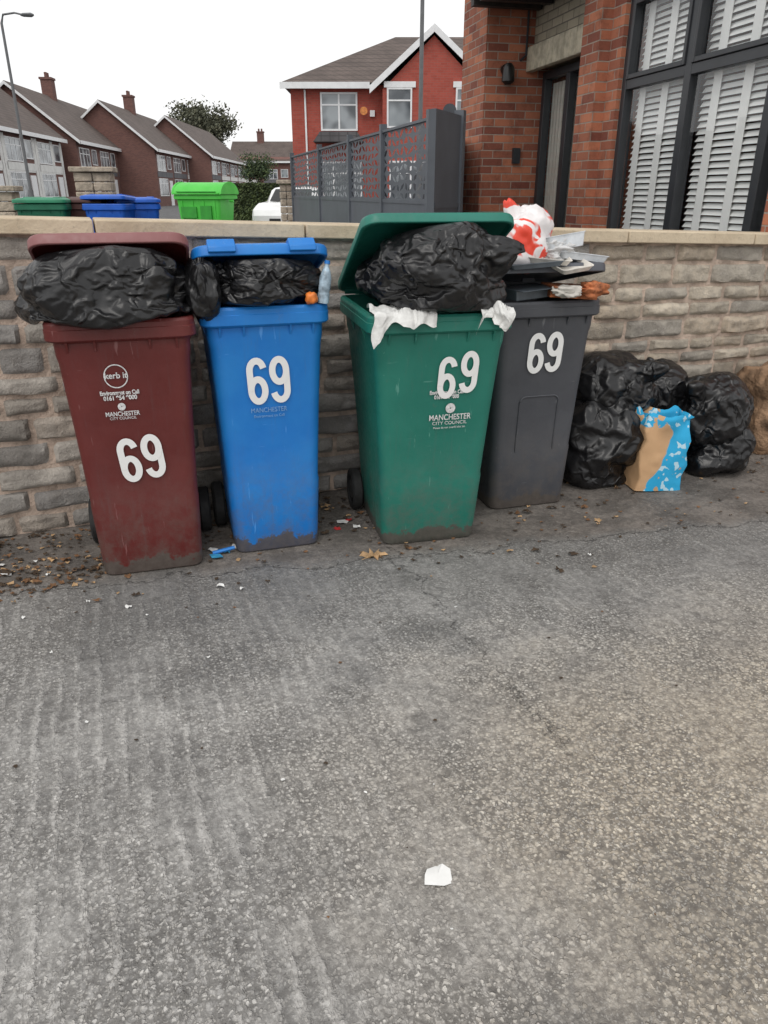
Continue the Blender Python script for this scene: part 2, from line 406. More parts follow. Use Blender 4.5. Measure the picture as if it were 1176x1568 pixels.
ZR,ZB,ZG,ZK=1.05,1.07,1.035,1.025
TR,TB,TG,TK=R(24.5),R(17.5),R(26),R(11)
LR,LB,LG,LK=(-.945,2.69,0),(-.448,2.90,0),(.235,2.93,0),(.75,3.38,0)
red,fyr,tr=wheelie('red_wheelie_bin',LR,R(16),.53,.40,.56,.07,TR,m_red,ml_red,ml_redu,ZR)
blue,fyb,tb=wheelie('blue_wheelie_bin',LB,R(17),.505,.37,.54,.07,TB,m_blue,ml_blue,None,ZB,True)
green,fyg,tg=wheelie('green_wheelie_bin',LG,R(13),.60,.43,.70,.12,TG,m_green,ml_green,None,ZG)
grey,fyk,tk=wheelie('grey_wheelie_bin',LK,R(16),.53,.40,.58,.08,TK,m_grey,ml_grey,None,ZK)

def ringmesh(parent,x,fyf,z,tilt,r,wd):
    z=z/ZS[parent.name]
    mb=MB(); n=32; vs=[];fs=[]
    for k in range(n):
        a=2*math.pi*k/n
        vs+=[((r-wd)*math.cos(a),(r-wd)*math.sin(a),0),(r*math.cos(a),r*math.sin(a),0)]
    for k in range(n): j=(k+1)%n; fs.append((2*k,2*k+1,2*j+1,2*j))
    mb.add(vs,fs); o=mb.obj('print_ring',m_print,parent,recalc=False)
    o.matrix_local=Matrix.Translation((x,fyf(z),z))@Matrix.Rotation(R(90)+tilt,4,'X')
def digit(parent,nine,x,fyf,z,tilt,rz=0,s=1.):
    z=z/ZS[parent.name]
    a=.027; P=[]
    for k in range(13): 
        t=R(12+168*k/12); P.append((a*math.cos(t),.040+.036*math.sin(t)))
    for k in range(1,6): P.append((-a,.040-.073*k/6))
    for k in range(37):
        t=R(180+360*k/36); P.append((a*math.cos(t),-.033+.041*math.sin(t)))
    hw=.0125; vs=[];fs=[]
    for i,p in enumerate(P):
        q0=P[max(0,i-1)]; q1=P[min(len(P)-1,i+1)]
        dx,dy=q1[0]-q0[0],q1[1]-q0[1]; l=math.hypot(dx,dy) or 1; nx,ny=-dy/l,dx/l
        zz=.0012*i/len(P)
        vs+=[(p[0]+nx*hw,p[1]+ny*hw,zz),(p[0]-nx*hw,p[1]-ny*hw,zz)]
    for i in range(len(P)-1): fs.append((2*i,2*i+1,2*i+3,2*i+2))
    mb=MB(); mb.add(vs,fs); o=mb.obj('digit_nine' if nine else 'digit_six',m_white,parent,recalc=False)
    o.matrix_local=Matrix.Translation((x,fyf(z)-.0015,z))@Matrix.Rotation(R(90)+tilt,4,'X')@Matrix.Rotation(rz+(math.pi if nine else 0),4,'Z')@Matrix.Diagonal((s,s,1,1))
def num(p,fy,tl,x,z,rz=0,dz=0.,gap=.088,s=1.):
    digit(p,False,x-gap/2,fy,z,tl,rz,s); digit(p,True,x+gap/2,fy,z+dz,tl,rz,s)
num(red,fyr,tr,.01,.510,R(5),.012,gap=.088)
num(blue,fyb,tb,-.005,.775,R(2),.004,gap=.090,s=1.03)
num(green,fyg,tg,.078,.775,R(-3),.022,gap=.092,s=.98)
num(grey,fyk,tk,.0,.79,R(-2),.004,gap=.090,s=1.05)
ringmesh(red,-.04,fyr,.845,tr,.043,.004)
text(red,'kerb it',.03,-.04,fyr,.847,tr,m=m_print,off=.0006)
text(red,'Environment on Call',.021,-.035,fyr,.782,tr,.8,.0008)
text(red,'0161 954 9000',.022,-.035,fyr,.762,tr,.9,.0008)
ringmesh(red,-.035,fyr,.728,tr,.014,.012)
text(red,'MANCHESTER',.023,-.035,fyr,.70,tr,.85,.0004)
text(red,'CITY COUNCIL',.014,-.035,fyr,.683,tr,1)
m_pf=mat('faded_print',(.18,.34,.58),.6,.25,90)
text(blue,'MANCHESTER',.026,-.01,fyb,.655,tb,.9,m=m_pf)
text(blue,'Environment on Call',.015,-.01,fyb,.63,tb,1,m=m_pf)
text(green,'Environment on Call',.022,.035,fyg,.715,tg,.8,.0008)
text(green,'0161 954 9000',.022,.035,fyg,.695,tg,.8,.0008)
ringmesh(green,.055,fyg,.645,tg,.021,.018)
text(green,'MANCHESTER',.034,.055,fyg,.605,tg,.85,.0005)
text(green,'CITY COUNCIL',.02,.055,fyg,.580,tg,1.1)
text(green,'Please do not overfill this bin',.012,.055,fyg,.560,tg,1)
mb=MB(); pts=[]
for k in range(9): pts.append((-.10,0,.30+.03*k))
for k in range(1,9):
    a=R(180-90*k/8); pts.append((-.07+.03*math.cos(a),0,.54+.03*math.sin(a)))
pts+= [(-.04+.02*k,0,.57) for k in range(5)]
for k in range(1,9):
    a=R(90-90*k/8); pts.append((.07+.03*math.cos(a),0,.54+.03*math.sin(a)))
pts+=[(.10,0,.54-.03*k) for k in range(1,9)]
pts=[(p[0],fyk(p[2])+.0065,p[2]) for p in pts]
mb.tube(pts,.0045,6); mb.obj('moulded_arch',m_grey,grey)

# ------------------------------------------------------------ refuse sacks (draped with a short cloth solve)
def bagmat(name,col=(.009,.009,.010),rough=.26):
    t=NT(name)
    w1=t.noise(5,3,.6,color=True)
    wv=t.n.new('ShaderNodeVectorMath'); wv.operation='MULTIPLY_ADD'
    t.l.new(w1,wv.inputs[0]); wv.inputs[1].default_value=(.22,.22,.22); t.l.new(t.co,wv.inputs[2])
    mp=t.n.new('ShaderNodeMapping'); mp.inputs['Rotation'].default_value=(.5,.7,.3); mp.inputs['Scale'].default_value=(1,.35,.8); t.l.new(wv.outputs[0],mp.inputs[0])
    v=t.vor(8.5,mp.outputs[0],'DISTANCE_TO_EDGE')
    r=t.noise(9,2,.5,vec=mp.outputs[0],typ='RIDGED_MULTIFRACTAL')
    msk=t.ramp(t.noise(4,2,.5),.36,.60,.15,1.)
    h=t.m('ADD',t.m('MULTIPLY',t.ramp(v.outputs[0],0,.13),-.9),t.m('MULTIPLY',r,.55))
    h=t.m('MULTIPLY',h,msk)
    h=t.m('ADD',h,t.m('MULTIPLY',t.noise(60,2,.5),.05))
    return t.out(col,t.ramp(t.noise(5,3),.3,.7,rough,rough+.12),t.bump(h,.0065,.9),spec=.52)
m_bag=bagmat('black_polythene')
SIM=[]
def mkmesh(name,shape,sub,m,loc,rz,fn):
    bm=bmesh.new(); bmesh.ops.create_icosphere(bm,subdivisions=sub,radius=1)
    for v in bm.verts:
        p=shape(v.co.normalized())
        if fn: p=fn(p)
        v.co=p
    me=bpy.data.meshes.new(name); bm.to_mesh(me); bm.free()
    if m: me.materials.append(m)
    me.polygons.foreach_set('use_smooth',[True]*len(me.polygons))
    o=bpy.data.objects.new(name,me); sc.collection.objects.link(o); o.location=loc; o.rotation_euler=(0,0,rz)
    return o
def bag(name,c,r,seed,knot=(0,0,1),loc=(0,0,0),rz=0,fn=None,sub=5,m=None,kh=.3,e=2.5,amp=1.,sim=True,support=None,grow=.10):
    kn=Vector(knot).normalized(); t1=kn.orthogonal().normalized(); t2=kn.cross(t1); sv=Vector((seed*7.3,seed*3.1,-seed*5.7))
    def base(d):
        k=1/((abs(d.x)**e+abs(d.y)**e+abs(d.z)**e)**(1/e))
        return k*(1+.18*amp*noise.noise(d*1.3+sv))
    def outer(d):
        k=base(d); a=d.angle(kn); ph=math.atan2(d.dot(t2),d.dot(t1))
        fold=abs(math.sin(ph*4.5+2.2*noise.noise(d*2+sv)+seed))
        k+=-.12*amp*(1-fold)**2*math.exp(-(a/.9)**2)+.025*amp*math.sin(ph*15+seed)*math.exp(-(a/.6)**2)
        w=Vector((noise.noise(d*2+sv),noise.noise(d*2-sv),noise.noise(d*2+sv*1.4)))
        F=noise.voronoi(d*2.2+w*.9+sv)[0]; k+=.05*(1-min(1,(F[1]-F[0])*3))**1.5
        k+=.018*noise.noise(d*6+w*2+sv)
        k+=kh*math.exp(-(a/.20)**2)-.12*math.exp(-((a-.42)/.2)**2)*(1 if kh>0 else 0)
        return Vector((c[0]+d.x*k*r[0],c[1]+d.y*k*r[1],c[2]+d.z*k*r[2]))
    def inner(d):
        k=base(d)*.86; F=noise.voronoi(d*1.7+sv)[0]
        k+=.14*amp*(min(F[1]-F[0],.6)-.25)+.07*amp*noise.noise(d*3-sv)
        k=min(k,base(d)*.95)
        a=d.angle(kn); k-=.14*math.exp(-(a/.5)**2)
        return Vector((c[0]+d.x*k*r[0],c[1]+d.y*k*r[1],c[2]+d.z*k*r[2]))
    o=mkmesh(name,outer,sub,m or m_bag,loc,rz,fn)
    if sim: SIM.append((o,mkmesh('tmp_fill',inner,4,None,loc,rz,fn),support,max(r),grow))
    return o
def rimfn(wt,D,theta,z0):
    def f(p):
        lim=1.015+(D-p.y)*math.tan(theta)-.014
        if p.z>lim: p.z=lim
        if p.z<1.012 and -.004<p.y<D and abs(p.x)<wt/2+.004: p.z=1.012
        return p
    return f
def support_box(loc,rz,wt,D,zs):
    mb=MB(); off=(zs-1)*1.0
    mb.loft([rrect(wt+.004,-.002,D,.06,.85+off),rrect(wt+.004,-.002,D,.06,.99+off),rrect(wt-.02,.01,D-.01,.05,1.003+off)])
    return mb.obj('tmp_support',m_in,None,loc=loc,rot=(0,0,rz))
def up(L,zs): return (L[0],L[1],(zs-1)*1.0)
sR=support_box(LR,R(16),.53,.56,ZR); sB=support_box(LB,R(17),.505,.54,ZB); sG=support_box(LG,R(13),.60,.70,ZG)
mbp=MB(); mbp.box(-1,4,2,6,-.2,.006); sF=mbp.obj('tmp_floor',m_in)
bag('black_bin_bag',(-.02,.20,1.140),(.315,.26,.155),1.3,knot=(1,-.25,.1),loc=up(LR,ZR),rz=R(16),fn=rimfn(.53,.56,TR,1),kh=.25,support=sR,sub=6)
bag('black_bin_bag',(-.0,.20,1.115),(.235,.24,.13),2.9,knot=(-1,-.5,.1),loc=up(LB,ZB),rz=R(17),fn=rimfn(.505,.54,TB,1),kh=.3,support=sB,sub=6)
bag('black_bin_bag',(.02,.24,1.20),(.265,.30,.21),4.4,knot=(.9,-.5,.3),loc=up(LG,ZG),rz=R(13),fn=rimfn(.60,.70,TG,1),kh=.25,support=sG,sub=6)
bag('black_bin_bag',(.30,.12,1.09),(.06,.09,.11),6.1,knot=(0,0,1),loc=up(LR,ZR),rz=R(16),kh=.2,amp=1.3,sub=5,support=sR)
def flo(p):
    if p.z<.014: p.z=.012
    return p
bag('black_bin_bag',(1.18,3.88,.235),(.205,.21,.25),7.7,knot=(.2,-.2,1),fn=flo,kh=.1,support=sF,grow=.12,e=3)
bag('black_bin_bag',(1.23,3.98,.56),(.215,.20,.14),8.2,knot=(.6,-.5,.6),kh=.5,support=sF,grow=.12)
bag('black_bin_bag',(1.88,4.06,.16),(.17,.19,.17),11.2,knot=(.1,-.3,1),fn=flo,kh=.1,support=sF,grow=.12,e=3)
bag('black_bin_bag',(1.83,4.03,.41),(.205,.19,.165),12.6,knot=(-.6,-.5,.7),kh=.6,support=sF,grow=.12)
bag('black_bin_bag',(1.53,4.12,.46),(.18,.17,.16),13.1,knot=(-.2,-.5,.9),kh=.6,support=sF,grow=.12)
bag('black_bin_bag',(1.50,4.10,.18),(.22,.2,.2),14.1,knot=(0,0,1),fn=flo,kh=.1,support=sF)

def run_sims():
    t0=time.time()
    for k,(o,f,sup,r,grow) in enumerate(SIM):
        col=bpy.data.collections.new('tmp_col%d'%k)
        col.objects.link(f)
        if sup: col.objects.link(sup)
        for q in (f,sup):
            if q and not any(mm.type=='COLLISION' for mm in q.modifiers):
                q.modifiers.new('c','COLLISION'); q.collision.thickness_outer=.003; q.collision.cloth_friction=20; q.collision.damping=.8
        c=o.modifiers.new('cloth','CLOTH'); s=c.settings
        s.quality=6; s.mass=.08; s.air_damping=2; s.tension_stiffness=20; s.compression_stiffness=20; s.shear_stiffness=10; s.bending_stiffness=.015
        s.tension_damping=6; s.compression_damping=6; s.shear_damping=6; s.bending_damping=.2; s.shrink_min=-grow
        c.collision_settings.collection=col; c.collision_settings.distance_min=.003; c.collision_settings.collision_quality=2
    for fr_ in range(1,21): sc.frame_set(fr_)
    dg=bpy.context.evaluated_depsgraph_get(); res=[]
    for o,f,sup,r,grow in SIM:
        ev=o.evaluated_get(dg); me=bpy.data.meshes.new_from_object(ev)
        old=[v.co.copy() for v in o.data.vertices]
        mv=[(a-b.co).length for a,b in zip(old,me.vertices)]
        bad=max(mv)>r*1.3
        res.append((o,me,bad,max(mv),sum(mv)/len(mv)))
    for o,me,bad,a,b in res:
        o.modifiers.clear()
        if not bad: o.data=me
        o.data.polygons.foreach_set('use_smooth',[True]*len(o.data.polygons))
        if len(o.data.vertices)<20000:
            sm=o.modifiers.new('sub','SUBSURF'); sm.levels=1; sm.render_levels=1
    print('SIM time',time.time()-t0)
try: run_sims()
except Exception as ex: 
    print('SIM FAIL',ex)
    for q in SIM: q[0].modifiers.clear()
for o in [o for o in bpy.data.objects if o.name.startswith('tmp_')]: bpy.data.objects.remove(o,do_unlink=True)
for c in [c for c in bpy.data.collections if c.name.startswith('tmp_')]: bpy.data.collections.remove(c)
sc.frame_set(1)

# ------------------------------------------------------------ paper grocery bag
def paper_mat():
    t=NT('printed_kraft_paper'); n=t.noise(4.5,2,.4); n2=t.noise(14,3,.5)
    x,y,z=t.xyz()
    kraft=t.mix(t.noise(10,4),(.46,.27,.14),(.62,.40,.22))
    wv=t.m('ADD',t.m('ADD',x,t.m('MULTIPLY',n,.30)),t.m('MULTIPLY',z,-.12))
    f=t.m('MULTIPLY',t.ramp(wv,.07,.08),t.ramp(t.m('ADD',n2,t.m('MULTIPLY',z,.3)),.40,.43))
    f=t.m('MAXIMUM',f,t.m('MULTIPLY',t.ramp(z,.36,.37),t.ramp(n2,.5,.53)))
    c=t.mix(f,kraft,(.02,.36,.64))
    l=t.m('MULTIPLY',f,t.ramp(t.noise(30,1,.3),.62,.65)); c=t.mix(l,c,(.45,.65,.75))
    cr=t.noise(11,4,.6,typ='RIDGED_MULTIFRACTAL')
    return t.out(c,.75,t.bump(cr,.016,.8))
mb=MB(); rings=[]
lev=[0,.02,.08,.15,.22,.29,.35,.40,.43]
for z in lev:
    rr=[]
    base=rrect(.27-.02*z,-.08,.08,.012,z,3)
    n=len(base)
    pts=[]
    for i in range(n):
        a=Vector(base[i]); b=Vector(base[(i+1)%n]); k=max(1,int((b-a).length/.018))
        for q in range(k): pts.append(a+(b-a)*q/k)
    for p in pts:
        d=Vector((noise.noise(p*9),noise.noise(p*9+Vector((5,5,5))),0))*.04*(.3+z*2)
        pz=p.z+(noise.noise(Vector((p.x*14,p.y*14,1)))*.06 if z>.4 else 0)
        rr.append((p.x+d.x,p.y+d.y,pz))
    rings.append(rr)
m0=min(len(r) for r in rings); rings=[r[:m0] for r in rings]
mb.loft(rings,True,False)
o=mb.obj('paper_grocery_bag',paper_mat(),angle=60); o.location=(1.45,3.74,.006); o.rotation_euler=(R(-2),R(3),R(10)); o.scale=(1,1,.95)
o.modifiers.new('s','SOLIDIFY').thickness=.002

# ------------------------------------------------------------ stuff on grey bin
def plas_white():
    t=NT('carrier_bag_plastic'); n=t.noise(9,2,.5,dist=.8)
    c=t.mix(t.ramp(n,.50,.55),(.78,.75,.75),(.75,.06,.03))
    return t.out(c,.35,t.bump(t.noise(14,4,.6,typ='RIDGED_MULTIFRACTAL'),.010))
KZ=.030
bag('carrier_bag',(-.12,.12,1.250+KZ),(.14,.11,.135),21.,knot=(-.45,0,1),loc=(.75,3.38,0),rz=R(16),m=plas_white(),sub=5,kh=.45,amp=1.4,sim=False)
m_tray=mat('clear_plastic_tray',(.58,.61,.64),.25,.2,10,.002,30)
m_card=mat('cardboard_orange',(.42,.14,.055),.8,.6,24,.01,30)
m_dk=mat('dark_plastic_tray',(.10,.12,.14),.35,.2,10)
m_cream=mat('cream_card',(.62,.59,.54),.7,.2,14)
lump('white_plastic_wrap',(.72,3.46,1.235),(.10,.06,.045),31,.45,mat('white_film',(.60,.60,.60),.35,.15,15,.01,25),5,freq=2.4)
def tray(name,x,y,z,w,d,h,rx,ry,rz,m):
    mb=MB()
    rs=[rrect(w*.84,-d*.42,d*.42,.012,0),rrect(w*.96,-d*.48,d*.48,.014,h),rrect(w,-d/2,d/2,.016,h),rrect(w,-d/2,d/2,.016,h+.003),
        rrect(w*.94,-d*.47,d*.47,.014,h+.003),rrect(w*.82,-d*.41,d*.41,.012,.003)]
    mb.loft(rs)
    o=mb.obj(name,m,angle=30)
    o.matrix_world=Matrix.Translation((.75,3.38,KZ))@Matrix.Rotation(R(16),4,'Z')@Matrix.Translation((x,y,z))@Matrix.Rotation(rz,4,'Z')@Matrix.Rotation(ry,4,'Y')@Matrix.Rotation(rx,4,'X')
    return o
tray('food_tray',.06,.10,1.200,.22,.15,.055,R(-14),R(-6),R(12),m_tray)
tray('food_tray',-.03,.04,1.165,.20,.13,.022,R(12),R(5),R(-12),m_cream)
tray('food_tray',.14,.09,1.150,.26,.17,.025,R(-10),R(7),R(6),m_tray)
tray('food_tray',-.10,.03,1.135,.25,.16,.018,R(-6),R(-4),R(-8),m_dk)
tray('food_tray',.06,-.01,1.135,.18,.12,.02,R(16),R(-5),R(14),m_cream)
def cardbox(name,x,y,z,w,d,h,rz,ry,m):
    mb=MB(); mb.box(-w/2,w/2,-d/2,d/2,0,h); mb.box(-w/2,w/2,-d/2-.05,-d/2,h-.003,h,0)
    o=mb.obj(name,m,bevel=.003)
    o.matrix_world=Matrix.Translation((.75,3.38,KZ))@Matrix.Rotation(R(16),4,'Z')@Matrix.Translation((x,y,z))@Matrix.Rotation(rz,4,'Z')@Matrix.Rotation(ry,4,'Y')
cardbox('food_carton',.11,.07,1.004,.22,.15,.05,R(-10),R(4),m_card)
cardbox('food_carton',-.08,.12,1.004,.20,.16,.045,R(9),R(-3),m_dk)
lump('crumpled_wrapper',(.93,3.40,1.075),(.06,.05,.03),15,.4,m_card,4,freq=2.0)
lump('crumpled_wrapper',(.80,3.36,1.07),(.06,.04,.025),17,.4,m_cream,4,freq=2.0)

# ------------------------------------------------------------ white cloths over green rim
m_cloth=mat('white_cloth',(.70,.70,.68),.85,.12,20,.004,50)
def cloth(name,loc,rz,x0,x1,back,drop,seed,y0=-.012):
    mb=MB(); nu,nv=44,44; vs=[]
    for j in range(nv+1):
        v=j/nv
        for i in range(nu+1):
            u=i/nu
            Ltot=back+drop*(.45+1.5*max(0,noise.noise(Vector((u*3.2,seed+3,0)))+.2)+ (1.5 if u<.18 else 0)*(1-u/.18 if u<.18 else 0))
            s=v*Ltot
            if s<back: y=back-s; z=1.006
            else: y=0; z=1.006-(s-back)
            y+=y0
            x=x0+(x1-x0)*u+.03*noise.noise(Vector((v*3,u*2,seed)))+(.02*(v-.5) if u>.5 else -.02*(v-.5))
            f=.022*abs(noise.noise(Vector((u*7,v*1.5,seed))))+.010*abs(noise.noise(Vector((u*15,v*6,seed))))+.05*max(0,noise.noise(Vector((u*2.5,v*2.5,seed+9))))
            if s<back: z+=f+.003
            else: y-=f*.8+.002
            vs.append((x,y,z))
    fs=[(j*(nu+1)+i,j*(nu+1)+i+1,(j+1)*(nu+1)+i+1,(j+1)*(nu+1)+i) for j in range(nv) for i in range(nu)]
    mb.add(vs,fs); return mb.obj(name,m_cloth,angle=80,recalc=False,loc=loc,rot=(0,0,rz))
cloth('white_cloth',up(LG,ZG),R(13),-.285,-.05,.18,.045,2.2)
cloth('white_cloth',up(LG,ZG),R(13),.14,.255,.10,.045,5.4)

def bottle(name,M,m1,m2):
    prof=[(.0,.0),(.028,.0),(.031,.01),(.031,.05),(.028,.06),(.031,.07),(.031,.13),(.022,.165),(.012,.185),(.012,.20)]
    mb=MB(); n=20
    mb.loft([[(r*math.cos(2*math.pi*k/n),r*math.sin(2*math.pi*k/n),z) for k in range(n)] for r,z in prof],False,True,0)
    mb.loft([[(r*math.cos(2*math.pi*k/n),r*math.sin(2*math.pi*k/n),z) for k in range(n)] for r,z in [(.015,.198),(.015,.215)]],True,True,1)
    o=mb.obj(name,[m1,m2]); o.matrix_world=M
m_bott=mat('bottle_plastic',(.32,.42,.50),.12,.5,20)
m_capb=mat('blue_cap',(.02,.2,.6),.4)
m_org=mat('orange_wrapper',(.65,.18,.03),.5,.3,20)
BM=Matrix.Translation((LB[0],LB[1],.07))@Matrix.Rotation(R(17),4,'Z')
bottle('plastic_bottle',BM@Matrix.Translation((.222,.015,1.0))@Matrix.Rotation(R(10),4,'Y')@Matrix.Rotation(R(-6),4,'X')@Matrix.Diagonal((.75,.75,.75,1)),m_bott,m_capb)
lump('orange_wrapper',(-.28,2.945,1.095),(.022,.02,.022),9,.3,m_org,3,freq=2)

# ------------------------------------------------------------ litter and leaves
def ptch(mb,x,y,s,seed,m,z=.007,curl=.01,leaf=False):
    n=9; vs=[(x,y,z+curl*.6)]; a0=seed
    for k in range(n):
        a=a0+2*math.pi*k/n; rr=s*(.75+.5*random.random())
        if leaf: rr=s*(1.05 if k%2==0 else .5)*(.8+.3*random.random())
        vs.append((x+rr*math.cos(a),y+rr*math.sin(a)*.8,z+random.random()*curl))
    mb.add(vs,[(0,k+1,(k+1)%n+1) for k in range(n)],m)
lm=[mat('leaf_brown',(.16,.08,.035),.8,.3,30),mat('leaf_tan',(.42,.27,.14),.8,.3,30),mat('leaf_dark',(.055,.035,.02),.9,.3,30),mat('litter_white',(.7,.7,.68),.7,.1,30),
    mat('litter_blue',(.05,.30,.5),.6),mat('litter_red',(.45,.03,.03),.6)]
mb=MB(); random.seed(5)
ca,sa=math.cos(WA),math.sin(WA)
def wl(lx,ly): return lx*ca-ly*sa, 3.79+lx*sa+ly*ca
for k in range(1700):
    lx=random.uniform(-3.2,3.0); ly=-.03-abs(random.gauss(0,.28))
    if -.35<lx<1.0: ly=-.03-abs(random.gauss(0,.45))
    if k%4==0: lx=random.uniform(-3.0,-1.9); ly=-.05-abs(random.gauss(0,.2))
    x,y=wl(lx,ly)
    s=random.uniform(.004,.014) if random.random()<.8 else random.uniform(.014,.028)
    ptch(mb,x,y,s,random.random()*6,random.choice([0,0,1,2,2,2,2]),curl=s*.7,leaf=s>.012)
for k in range(200):
    x=random.uniform(-1.75,-1.15); y=random.gauss(2.72,.10)+.3*(x+1.4); s=random.uniform(.006,.02)
    ptch(mb,x,y,s,k,random.choice([0,1,2,2,2]),curl=s*.8,leaf=s>.01)
for k in range(110):
    lx=random.uniform(-2.2,2.9); x,y=wl(lx,-.75-.15*lx+random.gauss(0,.14))
    ptch(mb,x,y,random.uniform(.005,.016),k,random.choice([0,0,2,2,1]),curl=.008,leaf=True)
for k in range(45):
    x,y=wl(random.uniform(1.9,2.7),-random.uniform(.03,.22)); ptch(mb,x,y,random.uniform(.02,.035),k,random.choice([0,0,1]),curl=.02,leaf=True)
for k in range(40):
    x=random.uniform(-1.2,1.5); y=random.uniform(.9,2.6); ptch(mb,x,y,random.uniform(.002,.007),k,random.choice([0,2,2,3]),curl=.004)
mb.obj('fallen_leaves',lm,recalc=False,angle=20)
mb=MB(); out=[]
for k in range(20):
    a=2*math.pi*k/20; rr=[.075,.045,.060,.032][k%4]*(1.1 if math.sin(a)>0 else .85)
    out.append((rr*math.cos(a),rr*math.sin(a)*.7,.012+.012*math.sin(k*2.3)))
mb.add([(0,0,.008)]+out,[(0,k+1,(k+1)%20+1) for k in range(20)])
mb.tube([(0,0,.01),(-.05,-.05,.012)],.0018,5)
mb.obj('maple_leaf',lm[1],recalc=False,loc=(-.045,2.90,0),angle=20)
mb=MB()
for (x,y,s,m) in [(-1.57,2.72,.022,3),(-1.63,2.80,.014,3),(-1.50,2.84,.010,3),(-1.40,2.72,.009,3),(-.98,2.46,.012,3),(-1.35,2.38,.008,3),(-1.15,2.5,.007,3),(-.66,2.62,.014,3),(-.57,2.60,.010,3),
    (-.2,3.25,.03,3),(-.17,3.28,.02,5),(-.22,3.18,.018,5),(-.13,3.2,.02,3),(-.73,2.88,.03,4),(-.70,2.93,.02,4),(-.76,2.95,.02,3),(-.66,2.98,.025,3),(-1.15,2.15,.006,3),(.9,2.9,.008,3)]:
    ptch(mb,x,y,s,s*90,m,curl=.012)
mb.obj('litter_scraps',lm,recalc=False,angle=20)
mb=MB(); mb.tube([(-.75,2.90,.02),(-.66,2.935,.03)],.008,6); mb.obj('blue_wrapper',m_capb)
mb=MB()
out=[(-.036,-.018),(.006,-.034),(.030,-.022),(.034,.012),(.018,.026),(.010,.032),(-.020,.022),(-.030,.004)]
vs=[(0,0,.012)]+[(p[0],p[1],.008+.006*math.sin(i*2.1)) for i,p in enumerate(out)]
fs=[(0,i+1,(i+1)%len(out)+1) for i in range(len(out))]
mb.add(vs,fs); mb.obj('paper_scrap',mat('white_paper',(.78,.78,.76),.8,.04,20),recalc=False,loc=(.125,1.245,0),rot=(0,0,.2))

# ------------------------------------------------------------ brick materials
def brick(name,c1,c2,mortar,scale=1.,bump=.006,dark=.3):
    t=NT(name); x,y,z=t.xyz()
    v=t.comb(t.m('ADD',x,y),z)
    n=t.n.new('ShaderNodeTexBrick'); t.l.new(v,n.inputs['Vector'])
    n.inputs['Scale'].default_value=scale; n.inputs['Brick Width'].default_value=.225; n.inputs['Row Height'].default_value=.075
    n.inputs['Mortar Size'].default_value=.006; n.inputs['Mortar Smooth'].default_value=.3; n.inputs['Bias'].default_value=0
    n.inputs['Color1'].default_value=(*c1,1); n.inputs['Color2'].default_value=(*c2,1); n.inputs['Mortar'].default_value=(*mortar,1)
    f=t.noise(7,5,.7); c=t.mix(t.ramp(f,.45,.8,0,dark),n.outputs['Color'],tuple(a*.35 for a in c1))
    c=t.mix(t.ramp(t.noise(50,4,.7),.55,.8,0,.4),c,tuple(min(1,a*1.25+.03) for a in c2))
    h=t.m('SUBTRACT',t.m('MULTIPLY',t.noise(60,4,.7),.3),n.outputs['Fac'])
    return t.out(c,.9,t.bump(h,bump))
b_house=brick('orange_red_brick',(.20,.062,.042),(.50,.185,.10),(.36,.29,.24),bump=.008,dark=.55)
b_redh=brick('bright_red_brick',(.34,.065,.045),(.40,.085,.06),(.28,.12,.10),bump=.002)
b_dark=brick('dark_brick',(.13,.062,.053),(.18,.085,.068),(.16,.11,.10),bump=.002)
m_frame=mat('anthracite_frame',(.03,.033,.038),.4,.1)
m_cream2=brick('cream_stone_brick',(.36,.32,.24),(.46,.40,.30),(.2,.18,.15))
m_wht=mat('white_upvc',(.75,.76,.77),.4,.05)
m_blind=mat('white_blind_slats',(.86,.86,.84),.5,.03)
m_dark=mat('dark_room',(.06,.065,.07),.9)
def tilemat(name,c):
    t=NT(name); x,y,z=t.xyz()
    s=t.m('FRACT',t.m('MULTIPLY',z,5.5)); s2=t.m('FRACT',t.m('MULTIPLY',t.m('ADD',x,y),3.2))
    k=t.m('MULTIPLY',t.ramp(s,0,.25),t.ramp(s2,0,.15))
    n=t.noise(1.2,5,.7)
    cc=t.mix(t.ramp(n,.3,.7),tuple(a*.75 for a in c),tuple(a*1.2 for a in c))
    return t.out(t.mix(k,tuple(a*.45 for a in c),cc),.85)
m_tile=tilemat('brown_roof_tiles',(.11,.085,.075)); m_tile2=tilemat('slate_roof_tiles',(.10,.095,.10))
def farglass():
    t=NT('window_glass_dark'); f=t.ramp(t.noise(.9,2),.4,.6)
    return t.out(t.mix(f,(.06,.07,.08),(.30,.33,.35)),.08,spec=.8)
m_fg=farglass()
def clearglass():
    m=bpy.data.materials.new('clear_glass'); m.use_nodes=True; n=m.node_tree.nodes; l=m.node_tree.links
    n.clear(); o=n.new('ShaderNodeOutputMaterial'); mx=n.new('ShaderNodeMixShader'); f=n.new('ShaderNodeLayerWeight'); f.inputs[0].default_value=.5
    pw=n.new('ShaderNodeMath'); pw.operation='POWER'; pw.inputs[1].default_value=3.5; l.new(f.outputs['Facing'],pw.inputs[0])
    ml=n.new('ShaderNodeMath'); ml.operation='MULTIPLY_ADD'; ml.inputs[1].default_value=.8; ml.inputs[2].default_value=.06; l.new(pw.outputs[0],ml.inputs[0])
    tr=n.new('ShaderNodeBsdfTransparent'); tr.inputs[0].default_value=(.97,.98,.98,1); g=n.new('ShaderNodeBsdfGlossy'); g.inputs['Roughness'].default_value=.02
    l.new(ml.outputs[0],mx.inputs[0]); l.new(tr.outputs[0],mx.inputs[1]); l.new(g.outputs[0],mx.inputs[2]); l.new(mx.outputs[0],o.inputs[0]); return m
m_glass=clearglass()

